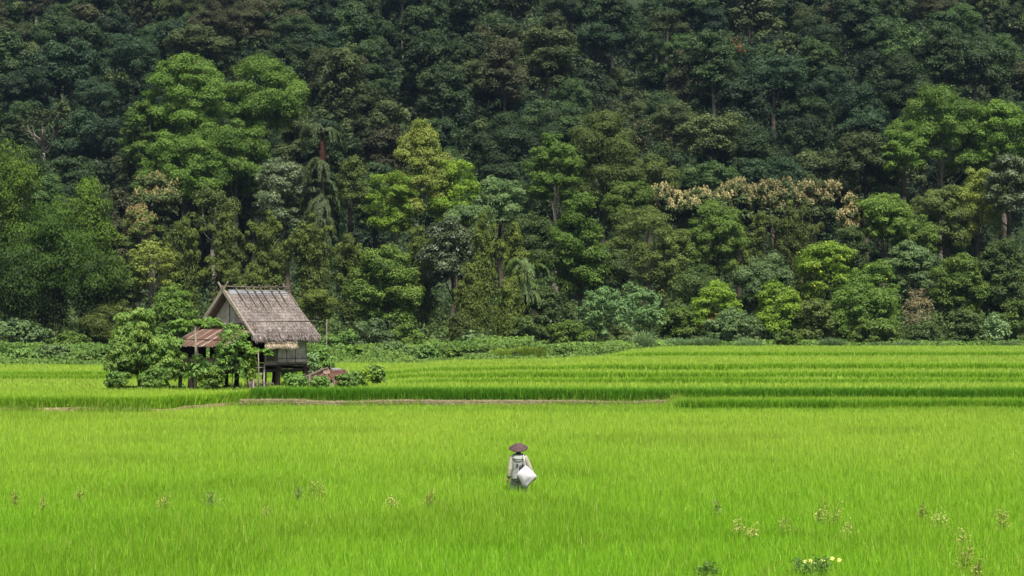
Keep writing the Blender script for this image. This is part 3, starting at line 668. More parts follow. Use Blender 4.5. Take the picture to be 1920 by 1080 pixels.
# ---- palms
def palm(label, cx, top, Y, crown_r, lm, fronds=26, strands=None, hang=.9, tiers=3, name='palm_tree', tier_gap=2.4):
    SEED[0] += 17; rng = np.random.default_rng(SEED[0]); p = at(cx, top, Y); g = gz(p[0], Y); H = p[2] - g
    lv = Leaves(SEED[0]); t = thing(name, label, 'palm tree', (p[0], Y, g))
    mb = MB(); mb.tube([(0, 0, -.3), (.1, 0, H * .5), (0, 0, H - 1)], [.24, .2, .16], 8); mb.build('trunk', BARK_DARK, t, True)
    for k in range(tiers):
        z00 = H - 1.2 - k * tier_gap
        for i in range(fronds):
            z0 = z00 - rng.uniform(0, .8) * (tier_gap if k else .3); a = rng.uniform(0, 6.28); Lf = crown_r * rng.uniform(.75, 1.15) * (1 - .0 * k); rise = rng.uniform(.2, .9) * (1. if k == 0 else .6)
            tt = np.linspace(.08, 1, 26); hor = Lf * np.sin(tt * 1.5) ; z = z0 + Lf * (rise * tt * 1.4 - hang * 1.2 * tt ** 2.2)
            c = np.stack([np.cos(a) * hor, np.sin(a) * hor, z], -1)
            for s in (-1, 1):
                side = np.array([-math.sin(a) * s, math.cos(a) * s, 0]); m = len(tt)
                A = nrm(side * .6 + np.array([math.cos(a) * .3, math.sin(a) * .3, -.8]) + rng.normal(0, .15, (m, 3)))
                ll = .75 * (1 - .5 * tt)
                lv.put(c + A * (ll / 2)[:, None], A, nrm(np.tile([math.cos(a), math.sin(a), .8], (m, 1)) + rng.normal(0, .3, (m, 3))), ll, .13, np.clip(rng.normal(.45, .25, m), 0, 1))
    link('fronds', lv.mesh('fronds'), LM[lm], t)
    if strands:
        fl = Leaves(SEED[0] + 3); z1, z2 = strands; m = 700
        a = rng.uniform(0, 6.28, m); r_ = .42 * rng.uniform(.4, 1, m) ** .5; z = rng.uniform(z2, z1, m) + H
        fl.put(np.stack([np.cos(a) * r_, np.sin(a) * r_ - .3, z], -1), nrm(np.tile([0, 0, -1.], (m, 1)) + rng.normal(0, .08, (m, 3))), np.stack([np.cos(a), np.sin(a), 0 * a], -1), .6, .07, rng.uniform(0, 1, m))
        link('fruit_strands', fl.mesh('fruit_strands'), LM['rust'], t)
    return t
palm('tall olive palm with a rusty hanging fruit cluster above the hut ridge', 605, 222, 210, 2.3, 'teak', 26, (-2.6, -5.6), hang=1.15, tiers=4, tier_gap=3.0)
palm('short dark drooping palm right of the bamboo plumes in the centre', 985, 470, 185, 2.4, 'broad_dark', 22, None, hang=.9, tiers=2, tier_gap=1.6)

# ------------------------------------------------------------------ hillside forest
def hill_forest():
    protos = []
    specs = [dict(H=13, wid=3.9, zb=4, lump=.26), dict(H=12, wid=4.3, zb=5, lump=.24), dict(H=15, wid=3.4, zb=4, lump=.26), dict(H=11, wid=4.6, zb=3.5, lump=.22),
             dict(H=14, wid=4.2, zb=7, lump=.24, shape='umbrella', gap=.1), dict(H=12, wid=3.6, zb=3, lump=.3), dict(H=13, wid=4.4, zb=5, lump=.2, dens=.7, gap=.12),
             dict(H=16, wid=3.3, zb=6, lump=.28), dict(H=10, wid=4.0, zb=2.5, lump=.22), dict(H=14, wid=3.8, zb=5, lump=.18, dens=.8)]
    for i, s in enumerate(specs):
        s = dict(s); d = s.pop('dens', .95)
        lv, mb = tree_meshes(seed=5000 + 31 * i, leaf=((.27, .15), (.36, .20), (.44, .26), (.30, .20))[i % 4], dens=d, limbs=5, **s)
        cr = lv.mesh('crown'); me = bpy.data.meshes.new('trunk'); me.from_pydata(mb.v, [], mb.f); me.update()
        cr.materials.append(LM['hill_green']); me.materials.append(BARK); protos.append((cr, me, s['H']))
    rng = np.random.default_rng(99); cand = []
    Y = 233.
    while Y < 352:
        step = 7.6; half = .262 * Y + 3; x = -half + rng.uniform(0, 7)
        while x < half:
            cand.append((x + rng.normal(0, 1.1), Y + rng.normal(0, 2.0))); x += rng.uniform(5.2, 9.2)
        Y += 8.4
    words = {'hill_green': 'dark green', 'hill_blue': 'bluish dark', 'hill_olive': 'olive toned', 'hill_brown': 'brownish', 'hill_bright': 'fresh green'}
    n = 0
    for x, Y in cand:
        if n >= 300: break
        g = gz(x, Y); px = 960 + F * x / Y; base = 594 - F * (g - 4.4) / Y
        big = rng.uniform(.55, 1.10); pi = rng.integers(0, len(protos)); cr, tr, H = protos[pi]
        ytop = base - H * big * F / Y
        if base < -12 or px < -60 or px > 1980: continue
        if ytop > 400: continue
        nz = fbm(np.array([px * .0042]), np.array([ytop * .0068]), 51)[0]; q = rng.uniform()
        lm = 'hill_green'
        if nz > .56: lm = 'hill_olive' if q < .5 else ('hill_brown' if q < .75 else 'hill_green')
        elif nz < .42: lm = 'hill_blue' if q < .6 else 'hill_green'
        elif q < .14: lm = 'hill_bright'
        elif q < .28: lm = 'hill_olive'
        elif q < .36: lm = 'hill_brown'
        hcol = 'left' if px < 400 else ('centre left' if px < 800 else ('centre' if px < 1150 else ('centre right' if px < 1520 else 'right')))
        vrow = 'upper' if ytop < 60 else ('middle' if ytop < 190 else 'lower')
        lab = f'{words[lm]} rainforest tree in the {vrow} forest of the {hcol} hillside'
        t = thing('forest_tree', lab, 'tree', (x, Y, g - .2), rng.uniform(0, 6.28), f'{words[lm]} trees, {vrow} {hcol} hillside')
        t.scale = (big * rng.uniform(.85, 1.15), big * rng.uniform(.85, 1.15), big ** .6 * rng.uniform(.85, 1.12))
        c = bpy.data.objects.new('crown', cr); C.objects.link(c); c.parent = t
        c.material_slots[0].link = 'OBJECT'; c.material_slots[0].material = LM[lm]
        pale_trunk = rng.uniform() < .25
        k = bpy.data.objects.new('trunk', tr); C.objects.link(k); k.parent = t
        if pale_trunk: k.material_slots[0].link = 'OBJECT'; k.material_slots[0].material = BARK_PALE
        n += 1
    print('hill trees', n)
hill_forest()
def understorey(name, n, lm, seed):
    rng = np.random.default_rng(seed); lv = Leaves(seed)
    for i in range(n):
        Y = rng.uniform(240, 362); x = rng.uniform(-1, 1) * (.30 * Y + 4); g = gz(x, Y); h = rng.uniform(3.5, 8.5); w_ = rng.uniform(1.2, 2.6); v0 = rng.uniform(.2, .75)
        for j in range(7):
            q = rng.normal(0, 1, 3); q /= np.linalg.norm(q); sz = w_ * rng.uniform(.28, .6)
            lv.lump((x + q[0] * w_ * .8, Y + q[1] * w_ * .8, g + h + q[2] * w_ * 1.0), (sz, sz, sz * .8), 190, .38, .22, v0=v0 + rng.normal(0, .1), shell=.5)
    tag(link(name, lv.mesh(name), LM[lm]), cat='undergrowth', kind='stuff')
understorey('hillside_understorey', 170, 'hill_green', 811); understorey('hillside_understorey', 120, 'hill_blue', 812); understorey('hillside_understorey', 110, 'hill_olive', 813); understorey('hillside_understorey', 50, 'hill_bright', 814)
T('b', 1252, 18, 75, 38, 300, 'hill_olive', 'flat topped tree on a tall pale trunk high on the hillside right of centre', bark=BARK_PALE, leaf=(.32, .18), lump=.3, dens=.8, shape='umbrella', limbs=8, trunk_r=.28)
T('b', 1360, 60, 130, 42, 292, 'hill_green', 'forest tree sprinkled with orange red blossom high on the right hillside', leaf=(.32, .18), lump=.26, flower=('patch', 'orange'), fn=1.0)
T('b', 1068, 218, 262, 38, 256, 'hill_bright', 'small flat topped tree on a thin trunk at the hill foot near the centre', leaf=(.32, .18), lump=.32, shape='umbrella', limbs=6, trunk_r=.15)
T('b', 78, 200, 262, 52, 250, 'hill_olive', 'open forest tree with bare pale limbs on the left hillside', bark=BARK_PALE, leaf=(.4, .22), lump=.22, dens=.5, gap=.3, limbs=16, trunk_r=.3, shape='umbrella')
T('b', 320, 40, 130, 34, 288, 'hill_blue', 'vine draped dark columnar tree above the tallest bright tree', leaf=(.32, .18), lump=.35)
T('b', 485, -20, 50, 45, 316, 'hill_brown', 'brownish open tree with pale stems at the upper border left of centre', bark=BARK_PALE, leaf=(.32, .18), lump=.26, dens=.6, gap=.25, limbs=12)

def scatter_cover(name, n, x0, x1, Y0, Y1, hfun, leaf, mat, seed, frac=.45):
    rng = np.random.default_rng(seed); lv = Leaves(seed); Y = rng.uniform(Y0, Y1, n); x = rng.uniform(-1, 1, n) * (.30 * Y + 4) if x0 is None else rng.uniform(x0, x1, n)
    h = hfun(x, Y); k = h > .05; x, Y, h = x[k], Y[k], h[k]; m = len(x)
    z = ground_z(x, Y) + h * (1 - frac * rng.uniform(0, 1, m) ** 1.3)
    N = nrm(rng.normal(0, .5, (m, 3)) + np.array([0, -.35, .9])); A = nrm(np.cross(N, rng.normal(0, 1, (m, 3))) + np.array([0, 0, -.15]))
    lv.put(np.stack([x, Y, z], -1), A, N, leaf[0] * rng.uniform(.6, 1.3, m), leaf[1] * rng.uniform(.7, 1.3, m), np.clip(fbm(x * .5, Y * .5, seed) + rng.normal(0, .2, m), 0, 1))
    return tag(link(name, lv.mesh(name), mat), cat='undergrowth', kind='stuff')
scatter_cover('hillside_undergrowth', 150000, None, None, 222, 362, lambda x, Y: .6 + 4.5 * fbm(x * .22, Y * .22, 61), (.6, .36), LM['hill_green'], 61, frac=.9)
scatter_cover('forest_undergrowth', 70000, None, None, 182, 228, lambda x, Y: .6 + 3.2 * fbm(x * .25, Y * .25, 62), (.42, .22), LM['broad_dark'], 62, frac=.9)
def yard(x, Y):
    m = (((x + 14.2) / 5.6) ** 2 + ((Y - 96.3) / 4.2) ** 2 < 1) | (((x + 8.0) / 2.9) ** 2 + ((Y - 96) / 2.4) ** 2 < 1)
    return m * (.06 + .50 * fbm(x * .9, Y * .9, 69))
scatter_cover('yard_weeds', 60000, -20.5, -4.8, 91.8, 100.5, yard, (.15, .055), LM['broad_bright'], 70, frac=.8)
def belt(x, Y):
    px = 960 + F * x / Y; start = field_end(x, Y)
    return (Y > start) * np.where(Y < 168, .22 + .85 * sst(.46, .74, fbm(x * .16, Y * .12, 68)), 1.) * (.35 + 1.25 * fbm(x * .33, Y * .4, 63)) * (.7 + .45 * (px < 1000)) * sst(0, 2.5, Y - start + .4)
scatter_cover('weed_belt', 110000, None, None, 168, 183, belt, (.30, .15), LM['meadow'], 63, frac=.5)
scatter_cover('weed_meadow', 190000, None, None, 124, 168, belt, (.30, .13), LM['meadow'], 65, frac=.8)

# grass clumps: many arching blades from one root
def grass_clump(label, cx, base_py, Y, H, wid, n, lm, name='grass_clump', wd=.05, lean=.9, z=None, cat='grass clump', v=.6):
    SEED[0] += 17; rng = np.random.default_rng(SEED[0]); p = at(cx, base_py, Y); g = gz(p[0], Y) if z is None else z
    lv = Leaves(SEED[0]); t = thing(name, label, cat, (p[0], Y, g))
    a = rng.uniform(0, 6.28, n); r0 = wid * .55 * rng.uniform(0, 1, n) ** .5; h = H * rng.uniform(.6, 1.05, n); ln = lean * rng.uniform(.05, 1, n)
    b = np.stack([np.cos(a) * r0, np.sin(a) * r0, 0 * a], -1); d = np.stack([np.cos(a), np.sin(a), 0 * a], -1)
    K = 5; prev = b
    for k in range(1, K + 1):
        tt = k / K; cur = b + d * (ln * h * .75 * tt ** 2)[:, None]; cur[:, 2] = h * (tt - .38 * ln * tt ** 2.2)
        seg = cur - prev; Ls = np.linalg.norm(seg, axis=1) * 1.25; A = nrm(seg)
        N = nrm(np.cross(A, nrm(np.stack([-np.sin(a), np.cos(a), 0 * a], -1) + rng.normal(0, .3, (n, 3)))))
        lv.put((cur + prev) / 2, A, N, Ls, wd * (1.2 - .6 * tt), np.clip(v + rng.normal(0, .25, n), 0, 1)); prev = cur
    link('blades', lv.mesh('blades'), LM[lm], t); return t
grass_clump('silvery arching grass clump in front of the biggest grey green bush', 1207, 650, 166, 1.9, 1.2, 300, 'grass_pale', wd=.10, v=.9)
grass_clump('lime yellow grass clump at the far field edge, left one of two', 945, 660, 147, .95, 1.7, 1000, 'grass_lime', wd=.07, lean=.5)
grass_clump('lime yellow grass clump at the far field edge, right one of two', 995, 660, 146.5, 1.1, 2.0, 1200, 'grass_lime', wd=.07, lean=.5)
for cx, s, txt in ((1270, 1.2, 'pale green grass clump right of the silvery grass clump'), (1320, 1.3, 'pale green grass clump below the grey green layered bush'), (1405, 1.1, 'pale green grass clump left of the small dark shrub in the weed belt'), (1560, 1.2, 'pale green grass mound right of the small dark shrub in the weed belt'),
                   (1650, .8, 'low grass mound in front of the broad green bush below the fruit trees'), (1700, .9, 'low grass mound in front of the dry twiggy brown bush'), (1768, .7, 'low grass mound between the two dark shrubs near the right border'), (1890, .9, 'grass mound at the field edge by the right border')):
    grass_clump(txt, cx, 650, 174.5, s, 1.8, 700, 'grass_pale', wd=.07, lean=.9, v=.55)

# ------------------------------------------------------------------ hut
TH = R(48)
G0 = .62
hut = thing('stilt_hut', 'thatched wooden hut on stilts standing in the green rice field', 'hut', (HUT_C[0], HUT_C[1], G0), TH)
def Z(z): return z - G0            # world height -> local height
RID, EAVE, HW, HL = 5.66, 3.50, 2.25, 2.05
def slope_z(s):                    # s 0 at ridge .. 1 at eave, slightly hollow
    return RID - (RID - EAVE) * (s ** .93)
def thatch_side(sgn):
    rng = np.random.default_rng(300 + sgn)
    n, m = 14, 24; v = []; f = []
    for k, (off) in enumerate((0, -.13)):
        for i in range(n + 1):
            s = i / n
            for j in range(m + 1):
                x = -HL + 2 * HL * j / m; x *= (1 + .04 * s)
                sag = .05 * math.sin(math.pi * j / m) * (1 - s)
                v.append((x, sgn * (HW * s + .0), Z(slope_z(s)) + off - sag + (rng.normal(0, .012) if k == 0 else 0)))
    q = (n + 1) * (m + 1)
    for i in range(n):
        for j in range(m):
            a = i * (m + 1) + j; f += [(a, a + 1, a + m + 2, a + m + 1), (q + a + m + 1, q + a + m + 2, q + a + 1, q + a)]
    for j in range(m): a = n * (m + 1) + j; f.append((a, a + 1, q + a + 1, q + a))
    for i in range(n):
        for e in (0, m): a = i * (m + 1) + e; f.append((a, a + m + 1, q + a + m + 1, q + a) if e == 0 else (a + m + 1, a, q + a, q + a + m + 1))
    if sgn > 0: f = [tuple(reversed(t)) for t in f]
    slab = MB().add(v, f).build('thatched_roof', THATCH_BASE, hut)
    lv = Leaves(310 + sgn); N_ = 17000 if sgn < 0 else 5000
    rows = 15; row = rng.integers(0, rows, N_)
    s = np.clip((row + .95 + rng.normal(0, .10, N_)) / rows, 0.02, 1.03); x = rng.uniform(-1, 1, N_) * HL * (1 + .04 * s) * 1.01
    y = sgn * HW * s; z = Z(slope_z(np.clip(s, 0, 1.03))) + .035 + rng.uniform(0, .03, N_)
    sl = nrm(np.array([[0, sgn * HW, EAVE - RID]]))[0]; nr = np.array([0, sgn * (RID - EAVE), HW]); nr /= np.linalg.norm(nr)
    A = nrm(sl[None] + rng.normal(0, .10, (N_, 3)) + nr[None] * .05)
    N2 = nrm(nr[None] + rng.normal(0, .35, (N_, 3)))
    pv = fbm(x * 1.2 + 5, s * 4, 71)
    lv.put(np.stack([x, y, z], -1), A, N2, rng.uniform(.14, .30, N_), .035, np.clip(.15 + .75 * pv + rng.normal(0, .22, N_) - .25 * (s > .93), 0, 1))
    m = 1500; x = rng.uniform(-1, 1, m) * HL * 1.05     # ragged eave fringe
    A = nrm(np.array([[0, sgn * .45, -1.]]) + rng.normal(0, .16, (m, 3))); L = rng.uniform(.18, .42, m) * (1 + .4 * (vnoise(x * 2, 0 * x, 73) - .5))
    c = np.stack([x, np.full(m, sgn * (HW - .03)), np.full(m, Z(EAVE) + .06)], -1) + rng.normal(0, .03, (m, 3))
    lv.put(c + A * (L / 2)[:, None], A, nrm(np.array([[0, sgn * 1., .3]]) + rng.normal(0, .4, (m, 3))), L, .035, np.clip(rng.normal(.5, .25, m), 0, 1))
    link('thatch_strands', lv.mesh('thatch_strands'), THATCH, slab)
thatch_side(-1); thatch_side(1)
# ridge sheet
for s in (-1, 1):
    MB().add([(-1.75, 0, Z(RID) + .06), (1.9, 0, Z(RID) + .06), (1.9, s * .22, Z(slope_z(.1)) + .075), (-1.75, s * .22, Z(slope_z(.1)) + .075),
              (-1.75, 0, Z(RID) + .05), (1.9, 0, Z(RID) + .05), (1.9, s * .22, Z(slope_z(.1)) + .065), (-1.75, s * .22, Z(slope_z(.1)) + .065)],
             [(0, 1, 2, 3), (7, 6, 5, 4), (0, 3, 7, 4), (3, 2, 6, 7), (2, 1, 5, 6), (1, 0, 4, 5)]).build('ridge_sheet', METAL, hut)
# ridge pole pair and crossing battens
MB().tube([(-2.2, -.03, Z(RID) + .22), (0, -.03, Z(RID) + .19), (2.35, -.03, Z(RID) + .23)], .03, 6).build('ridge_pole', WOOD, hut, True)
MB().tube([(-1.2, -.22, Z(RID) + .0), (2.4, -.2, Z(RID) + .03)], .022, 6).build('ridge_pole', WOOD, hut, True)
for i, x in enumerate((-1.35, -.72, -.25, .22, .85, 1.35)):
    sg = -1 if i != 4 else -1
    b = MB(); Lb = (.42, .40, .5, .38, .46, .34)[i]
    for s, Lq in ((-1, Lb), (1, .30)):
        a = (x - .04 * s, -s * .10, Z(RID) + .30); e = (x + .10, s * HW * Lq, Z(slope_z(Lq)) + .09)
        b.beam(a, e, .055, .035)
    b.build('roof_batten', WOOD, hut)
# barge boards with horn finials
for ex, up_h in ((-HL - .03, .42), (HL + .0, .40)):
    for s in (-1, 1):
        b = MB(); mat_ = WOOD_PALE if ex < 0 else WOOD
        end = .95 if s < 0 else .97
        y1 = s * HW * 1.0; z1 = Z(EAVE) - .04 if ex < 0 else Z(slope_z(.35)) + .08
        if ex > 0: y1 = s * HW * .35
        P = [(ex, -s * .36, Z(RID) + up_h), (ex, -s * .16, Z(RID) + .20), (ex, 0, Z(RID) + .06), (ex, y1, z1)]
        b.beam(P[3], P[2], .06, .17 if ex < 0 else .09); b.beam(P[2], P[1], .05, .13); b.beam(P[1], P[0], .045, .075)
        b.build('barge_board', mat_, hut)
# walls
FL = 2.10
wall_y, gx = -1.55, -1.62
def roof_at(y): return slope_z(abs(y) / HW) - .16
MB().box((.95 + .02, wall_y, Z((FL + 4.05) / 2)), (1.94, .05, 4.05 - FL)).build('side_wall', MATTING, hut)
MB().box((-1.2, wall_y + .02, Z(3.75)), (.86, .04, .62)).box((-.37, wall_y + .02, Z(3.77)), (.80, .04, .58)).build('upper_side_wall', WOOD_DARK, hut)
MB().box((.2, 1.55, Z((FL + 4.05) / 2)), (3.6, .05, 4.05 - FL)).build('back_wall', WOOD_DARK, hut)
def gable(x, mat_, name, z_b):
    ys_ = np.linspace(-1.52, 1.52, 9); v = []; f = []
    for dx in (-.02, .02):
        for y in ys_: v += [(x + dx, y, Z(z_b)), (x + dx, y, Z(roof_at(y)))]
    for k in range(8):
        a = 2 * k; f += [(a, a + 2, a + 3, a + 1), (18 + a + 1, 18 + a + 3, 18 + a + 2, 18 + a), (a + 1, a + 3, 18 + a + 3, 18 + a + 1), (a + 2, a, 18 + a, 18 + a + 2)]
    f += [(0, 1, 19, 18), (17, 16, 34, 35)]
    MB().add(v, f).build(name, mat_, hut)
gable(gx, MATTING, 'gable_wall', 3.95); gable(1.93, MATTING, 'end_wall', FL)
MB().box((gx, .45, Z((FL + 3.95) / 2)), (.045, 2.1, 3.95 - FL - .01)).build('lower_gable_wall', WOOD_DARK, hut)
b = MB().box((gx - .035, 0, Z(4.75)), (.03, .04, 1.5)).box((gx - .04, 0, Z(4.02)), (.05, 3.3, .06))
b.build('gable_trim', WOOD, hut)
# wall trim rails and corner post of the mat wall
b = MB()
for x in (0.03, .62, 1.2, 1.9): b.box((x, wall_y - .035, Z((FL + 3.6) / 2)), (.035, .02, 3.6 - FL))
b.box((.97, wall_y - .04, Z(FL + .26)), (1.9, .03, .04)).box((.97, wall_y - .05, Z(FL + .03)), (1.96, .05, .10))
b.build('wall_trim', WOOD, hut)
# railing
rl = MB().box((-.37, wall_y - .02, Z(FL + .60)), (.74, .05, .05)).box((-.37, wall_y - .02, Z(FL + .12)), (.74, .05, .05)).box((-.75, wall_y - .02, Z(FL + .65)), (.07, .07, 1.30))
for k in range(5): rl.box((-.66 + k * .14, wall_y - .02, Z(FL + .36)), (.04, .03, .46))
rl.box((-.37, wall_y + .0, Z(FL + .03)), (.74, .05, .12))
rl.build('railing', WOOD_PALE, hut)
# straw awning over the opening
aw = MB().add([(-1.25, wall_y - .05, Z(3.45)), (.02, wall_y - .05, Z(3.42)), (.20, wall_y - .75, Z(3.12)), (-1.38, wall_y - .75, Z(3.18)),
               (-1.25, wall_y - .05, Z(3.39)), (.02, wall_y - .05, Z(3.36)), (.20, wall_y - .75, Z(3.06)), (-1.38, wall_y - .75, Z(3.12))],
              [(0, 3, 2, 1), (4, 5, 6, 7), (0, 1, 5, 4), (1, 2, 6, 5), (2, 3, 7, 6), (3, 0, 4, 7)]).build('awning', STRAW, hut)
rng = np.random.default_rng(5); lv = Leaves(6); m = 1700
x = rng.uniform(-1.38, .62, m); t = rng.uniform(0, 1, m); A = nrm(np.array([[.12, -.8, -.55]]) + rng.normal(0, .2, (m, 3)))
lv.put(np.stack([x, wall_y - .05 - .7 * t, Z(3.47) - .3 * t + .02], -1), A, nrm(np.array([[0, -.4, .9]]) + rng.normal(0, .3, (m, 3))), .3, .035, rng.uniform(0, 1, m))
m = 420; x = rng.uniform(-1.38, .64, m); A = nrm(np.array([[.1, -.35, -1.]]) + rng.normal(0, .22, (m, 3))); L = rng.uniform(.12, .38, m)
lv.put(np.stack([x, np.full(m, wall_y - .74), np.full(m, Z(3.14))], -1) + A * (L / 2)[:, None], A, nrm(np.array([[0, -1., .2]]) + rng.normal(0, .3, (m, 3))), L, .035, rng.uniform(0, 1, m))
link('straw_fringe', lv.mesh('straw_fringe'), STRAW, aw)
# floor, beams, posts
MB().box((.15, 0, Z(FL) - .06), (3.62, 3.16, .07)).build('floor', WOOD_DARK, hut)
MB().box((-2.65, -.05, Z(FL) - .11), (1.94, 3.5, .06)).build('porch_floor', WOOD_DARK, hut)
for x in (-3.5, -1.62, .1, 1.9): MB().tube([(x, -1.75, Z(FL) - .2), (x, 1.8, Z(FL) - .2)], .075, 7).build('floor_beam', WOOD_DARK, hut, True)
for y in (-1.5, 1.55): MB().tube([(-3.65, y, Z(FL) - .33), (2.15, y, Z(FL) - .31)], .07, 7).build('floor_beam', WOOD_DARK, hut, True)
rng = np.random.default_rng(8)
for x, y, r in ((-3.4, 1.6, .09), (-3.42, .75, .15), (-3.4, -.3, .08), (-3.4, -1.45, .09), (-2.5, 1.6, .07), (-1.62, 1.55, .10), (-1.6, .3, .10), (-1.62, -1.5, .12), (.1, -1.5, .14), (.1, 1.55, .12), (1.9, -1.5, .13), (1.75, .6, .12), (1.9, 1.55, .12), (-2.6, -.2, .08)):
    MB().tube([(x + rng.normal(0, .06), y + rng.normal(0, .06), -.2), (x, y, Z(1.4)), (x, y, Z(FL) - .1)], [r * 1.1, r, r * .9], 9).build('stilt', WOOD_DARK, hut, True)
# porch: low walls, far wall, roof posts
MB().box((-3.58, .15, Z(FL) + .14), (.05, 3.2, .42)).build('porch_low_wall', WOOD_DARK, hut)
MB().box((-2.62, 1.78, Z(FL) + .62), (1.9, .05, 1.36)).build('porch_back_wall', WOOD_DARK, hut)
for y in (-1.7, 0, 1.75): MB().tube([(-3.6, y, Z(FL) - .1), (-3.62, y, Z(3.02))], .045, 6).build('porch_post', WOOD_DARK, hut, True)
# rusty lean-to roof of corrugated sheets
def corrugated(name, y0, y1, mat_, xa, za, xb, zb_, parent, lift=0, pitch=.076, amp=.018):
    n = max(8, int(abs(y1 - y0) / pitch * 6)); v = []; f = []
    for k, off in enumerate((0, -.006)):
        for i in range(n + 1):
            y = y0 + (y1 - y0) * i / n; w_ = amp * math.cos(2 * math.pi * y / pitch) + off + lift
            v += [(xa, y, Z(za) + w_), (xb, y * 1.0, Z(zb_) + w_)]
    q = 2 * (n + 1)
    for i in range(n): a = 2 * i; f += [(a, a + 2, a + 3, a + 1), (q + a + 1, q + a + 3, q + a + 2, q + a)]
    return MB().add(v, f).build(name, mat_, parent, True)
edges = [-2.02, -1.95, -1.7, -1.25, -1.1, -.55, -.38, .1, .25, .75, .95, 1.45, 1.6, 2.02]
ms = [2, 1, 0, 1, 0, 1, 2, 1, 0, 1, 2, 1, 0]
for i in range(len(edges) - 1):
    j = .04 * math.sin(i * 2.3)
    corrugated('roof_sheet', edges[i], edges[i + 1], RUST[ms[i]], -1.72, 3.92 + (.0), -3.72 + j, 2.98 - j * .3, hut, lift=.004 * (i % 3))
MB().beam((-3.1, -2.0, Z(3.30)), (-3.1, 2.02, Z(3.30)), .05, .04).build('sheet_batten', WOOD_DARK, hut)
MB().beam((-1.75, -1.9, Z(3.99)), (-1.75, 2.0, Z(3.99)), .06, .05).build('sheet_batten', WOOD_PALE, hut)
MB().beam((-1.68, 2.03, Z(3.92)), (-3.78, 2.06, Z(2.96)), .07, .07).build('lean_to_rafter', WOOD, hut)
MB().beam((-1.68, -2.03, Z(3.88)), (-3.75, -2.03, Z(2.93)), .06, .06).build('lean_to_rafter', WOOD, hut)
# ragged thatch lying on top of the lean-to
rng = np.random.default_rng(12); lv = Leaves(13); m = 900; y = rng.uniform(-1.7, 1.7, m)
A = nrm(np.array([[-.9, 0, -.35]]) + rng.normal(0, .3, (m, 3)))
lv.put(np.stack([np.full(m, -1.78) - rng.uniform(0, .25, m), y, Z(4.06) - rng.uniform(0, .06, m)], -1), A, nrm(np.array([[-.2, 0, 1.]]) + rng.normal(0, .4, (m, 3))), .28, .04, rng.uniform(0, .8, m))
link('thatch_fringe', lv.mesh('thatch_fringe'), THATCH, hut)
# bamboo pole laid along the roof
pz = 4.17; sy = (RID - pz) / (RID - EAVE); yy = -HW * sy ** (1 / .93) - .09
MB().tube([(-2.15, yy, Z(pz)), (0, yy, Z(pz) + .01), (2.6, yy, Z(pz) + .02)], .028, 6).build('roof_pole', WOOD, hut, True)
# ladder and small pen at its foot
lad = MB(); tops = [(-.92, -1.72, Z(FL) + .06), (-1.52, -1.72, Z(FL) + .06)]; bots = [(-1.25, -2.05, -.1), (-1.95, -2.05, -.1)]
for a, b_ in zip(tops, bots): lad.beam(a, b_, .07, .10)
for k in range(5):
    q = .12 + k * .19; a = [tops[0][i] * (1 - q) + bots[0][i] * q for i in range(3)]; b_ = [tops[1][i] * (1 - q) + bots[1][i] * q for i in range(3)]
    lad.beam(a, b_, .09, .045)
lad.build('ladder', WOOD_PALE, hut)
MB().tube([(-2.12, -2.0, -.2), (-2.05, -1.95, Z(FL) - .2)], [.13, .10], 8).build('stilt', WOOD, hut, True)
pen = MB(); pen.beam((-2.1, -2.4, .62), (-.95, -2.4, .60), .05, .05)
for k in range(8): pen.beam((-2.05 + k * .155, -2.4, -.1), (-2.05 + k * .155 + .02 * math.sin(k * 3), -2.4, .60 + .05 * math.sin(k * 5)), .035, .03)
tf = thing('picket_pen', 'small rough picket pen at the foot of the hut ladder', 'fence', (HUT_C[0], HUT_C[1], G0), TH)
pen.build('pickets', WOOD, tf)

# ------------------------------------------------------------------ collapsed shed right of the hut
sp = at(612, 700, 96.5); shed = thing('collapsed_shed', 'low collapsed shed of rusty sheets and boards right of the hut', 'shed', (sp[0], 96.5, gz(sp[0], 96.5)), R(12))
shed.scale = (1.05, 1.1, 1.2); gs = gz(sp[0], 96.5); G0_keep = G0; G0 = 0
def sheet(name, P, mat_, nrow=26, amp=.02, parent=shed):
    """corrugated sheet between four corners a,b (top) c,d (bottom)"""
    a, b_, c, d = [np.array(q, float) for q in P]; v = []; f = []; nn = np.cross(b_ - a, d - a); nn /= np.linalg.norm(nn)
    for off in (0, .008):
        for i in range(nrow * 4 + 1):
            t = i / (nrow * 4); w_ = amp * math.cos(2 * math.pi * t * nrow) + off
            v += [tuple(a + (b_ - a) * t + nn * w_), tuple(d + (c - d) * t + nn * w_)]
    q = 2 * (nrow * 4 + 1)
    for i in range(nrow * 4): k = 2 * i; f += [(k, k + 2, k + 3, k + 1), (q + k + 1, q + k + 3, q + k + 2, q + k)]
    return MB().add(v, f).build(name, mat_, parent, True)
sheet('roof_sheet', [(-.05, .3, 1.02), (.9, .3, 1.02), (1.2, -.55, .50), (.35, -.55, .42)], RUST[0], 12)
sheet('roof_sheet', [(-.25, .35, 1.06), (.15, .32, 1.04), (.2, .02, .86), (-.1, .0, .85)], RUST[1], 5)
sheet('roof_sheet', [(.25, .42, 1.08), (.75, .42, 1.05), (.8, .2, .96), (.4, .2, .96)], METAL, 5)
sheet('roof_sheet', [(-1.5, .2, .55), (-.1, .3, 1.0), (.2, -.4, .62), (-1.3, -.3, .40)], RUST[2], 12)
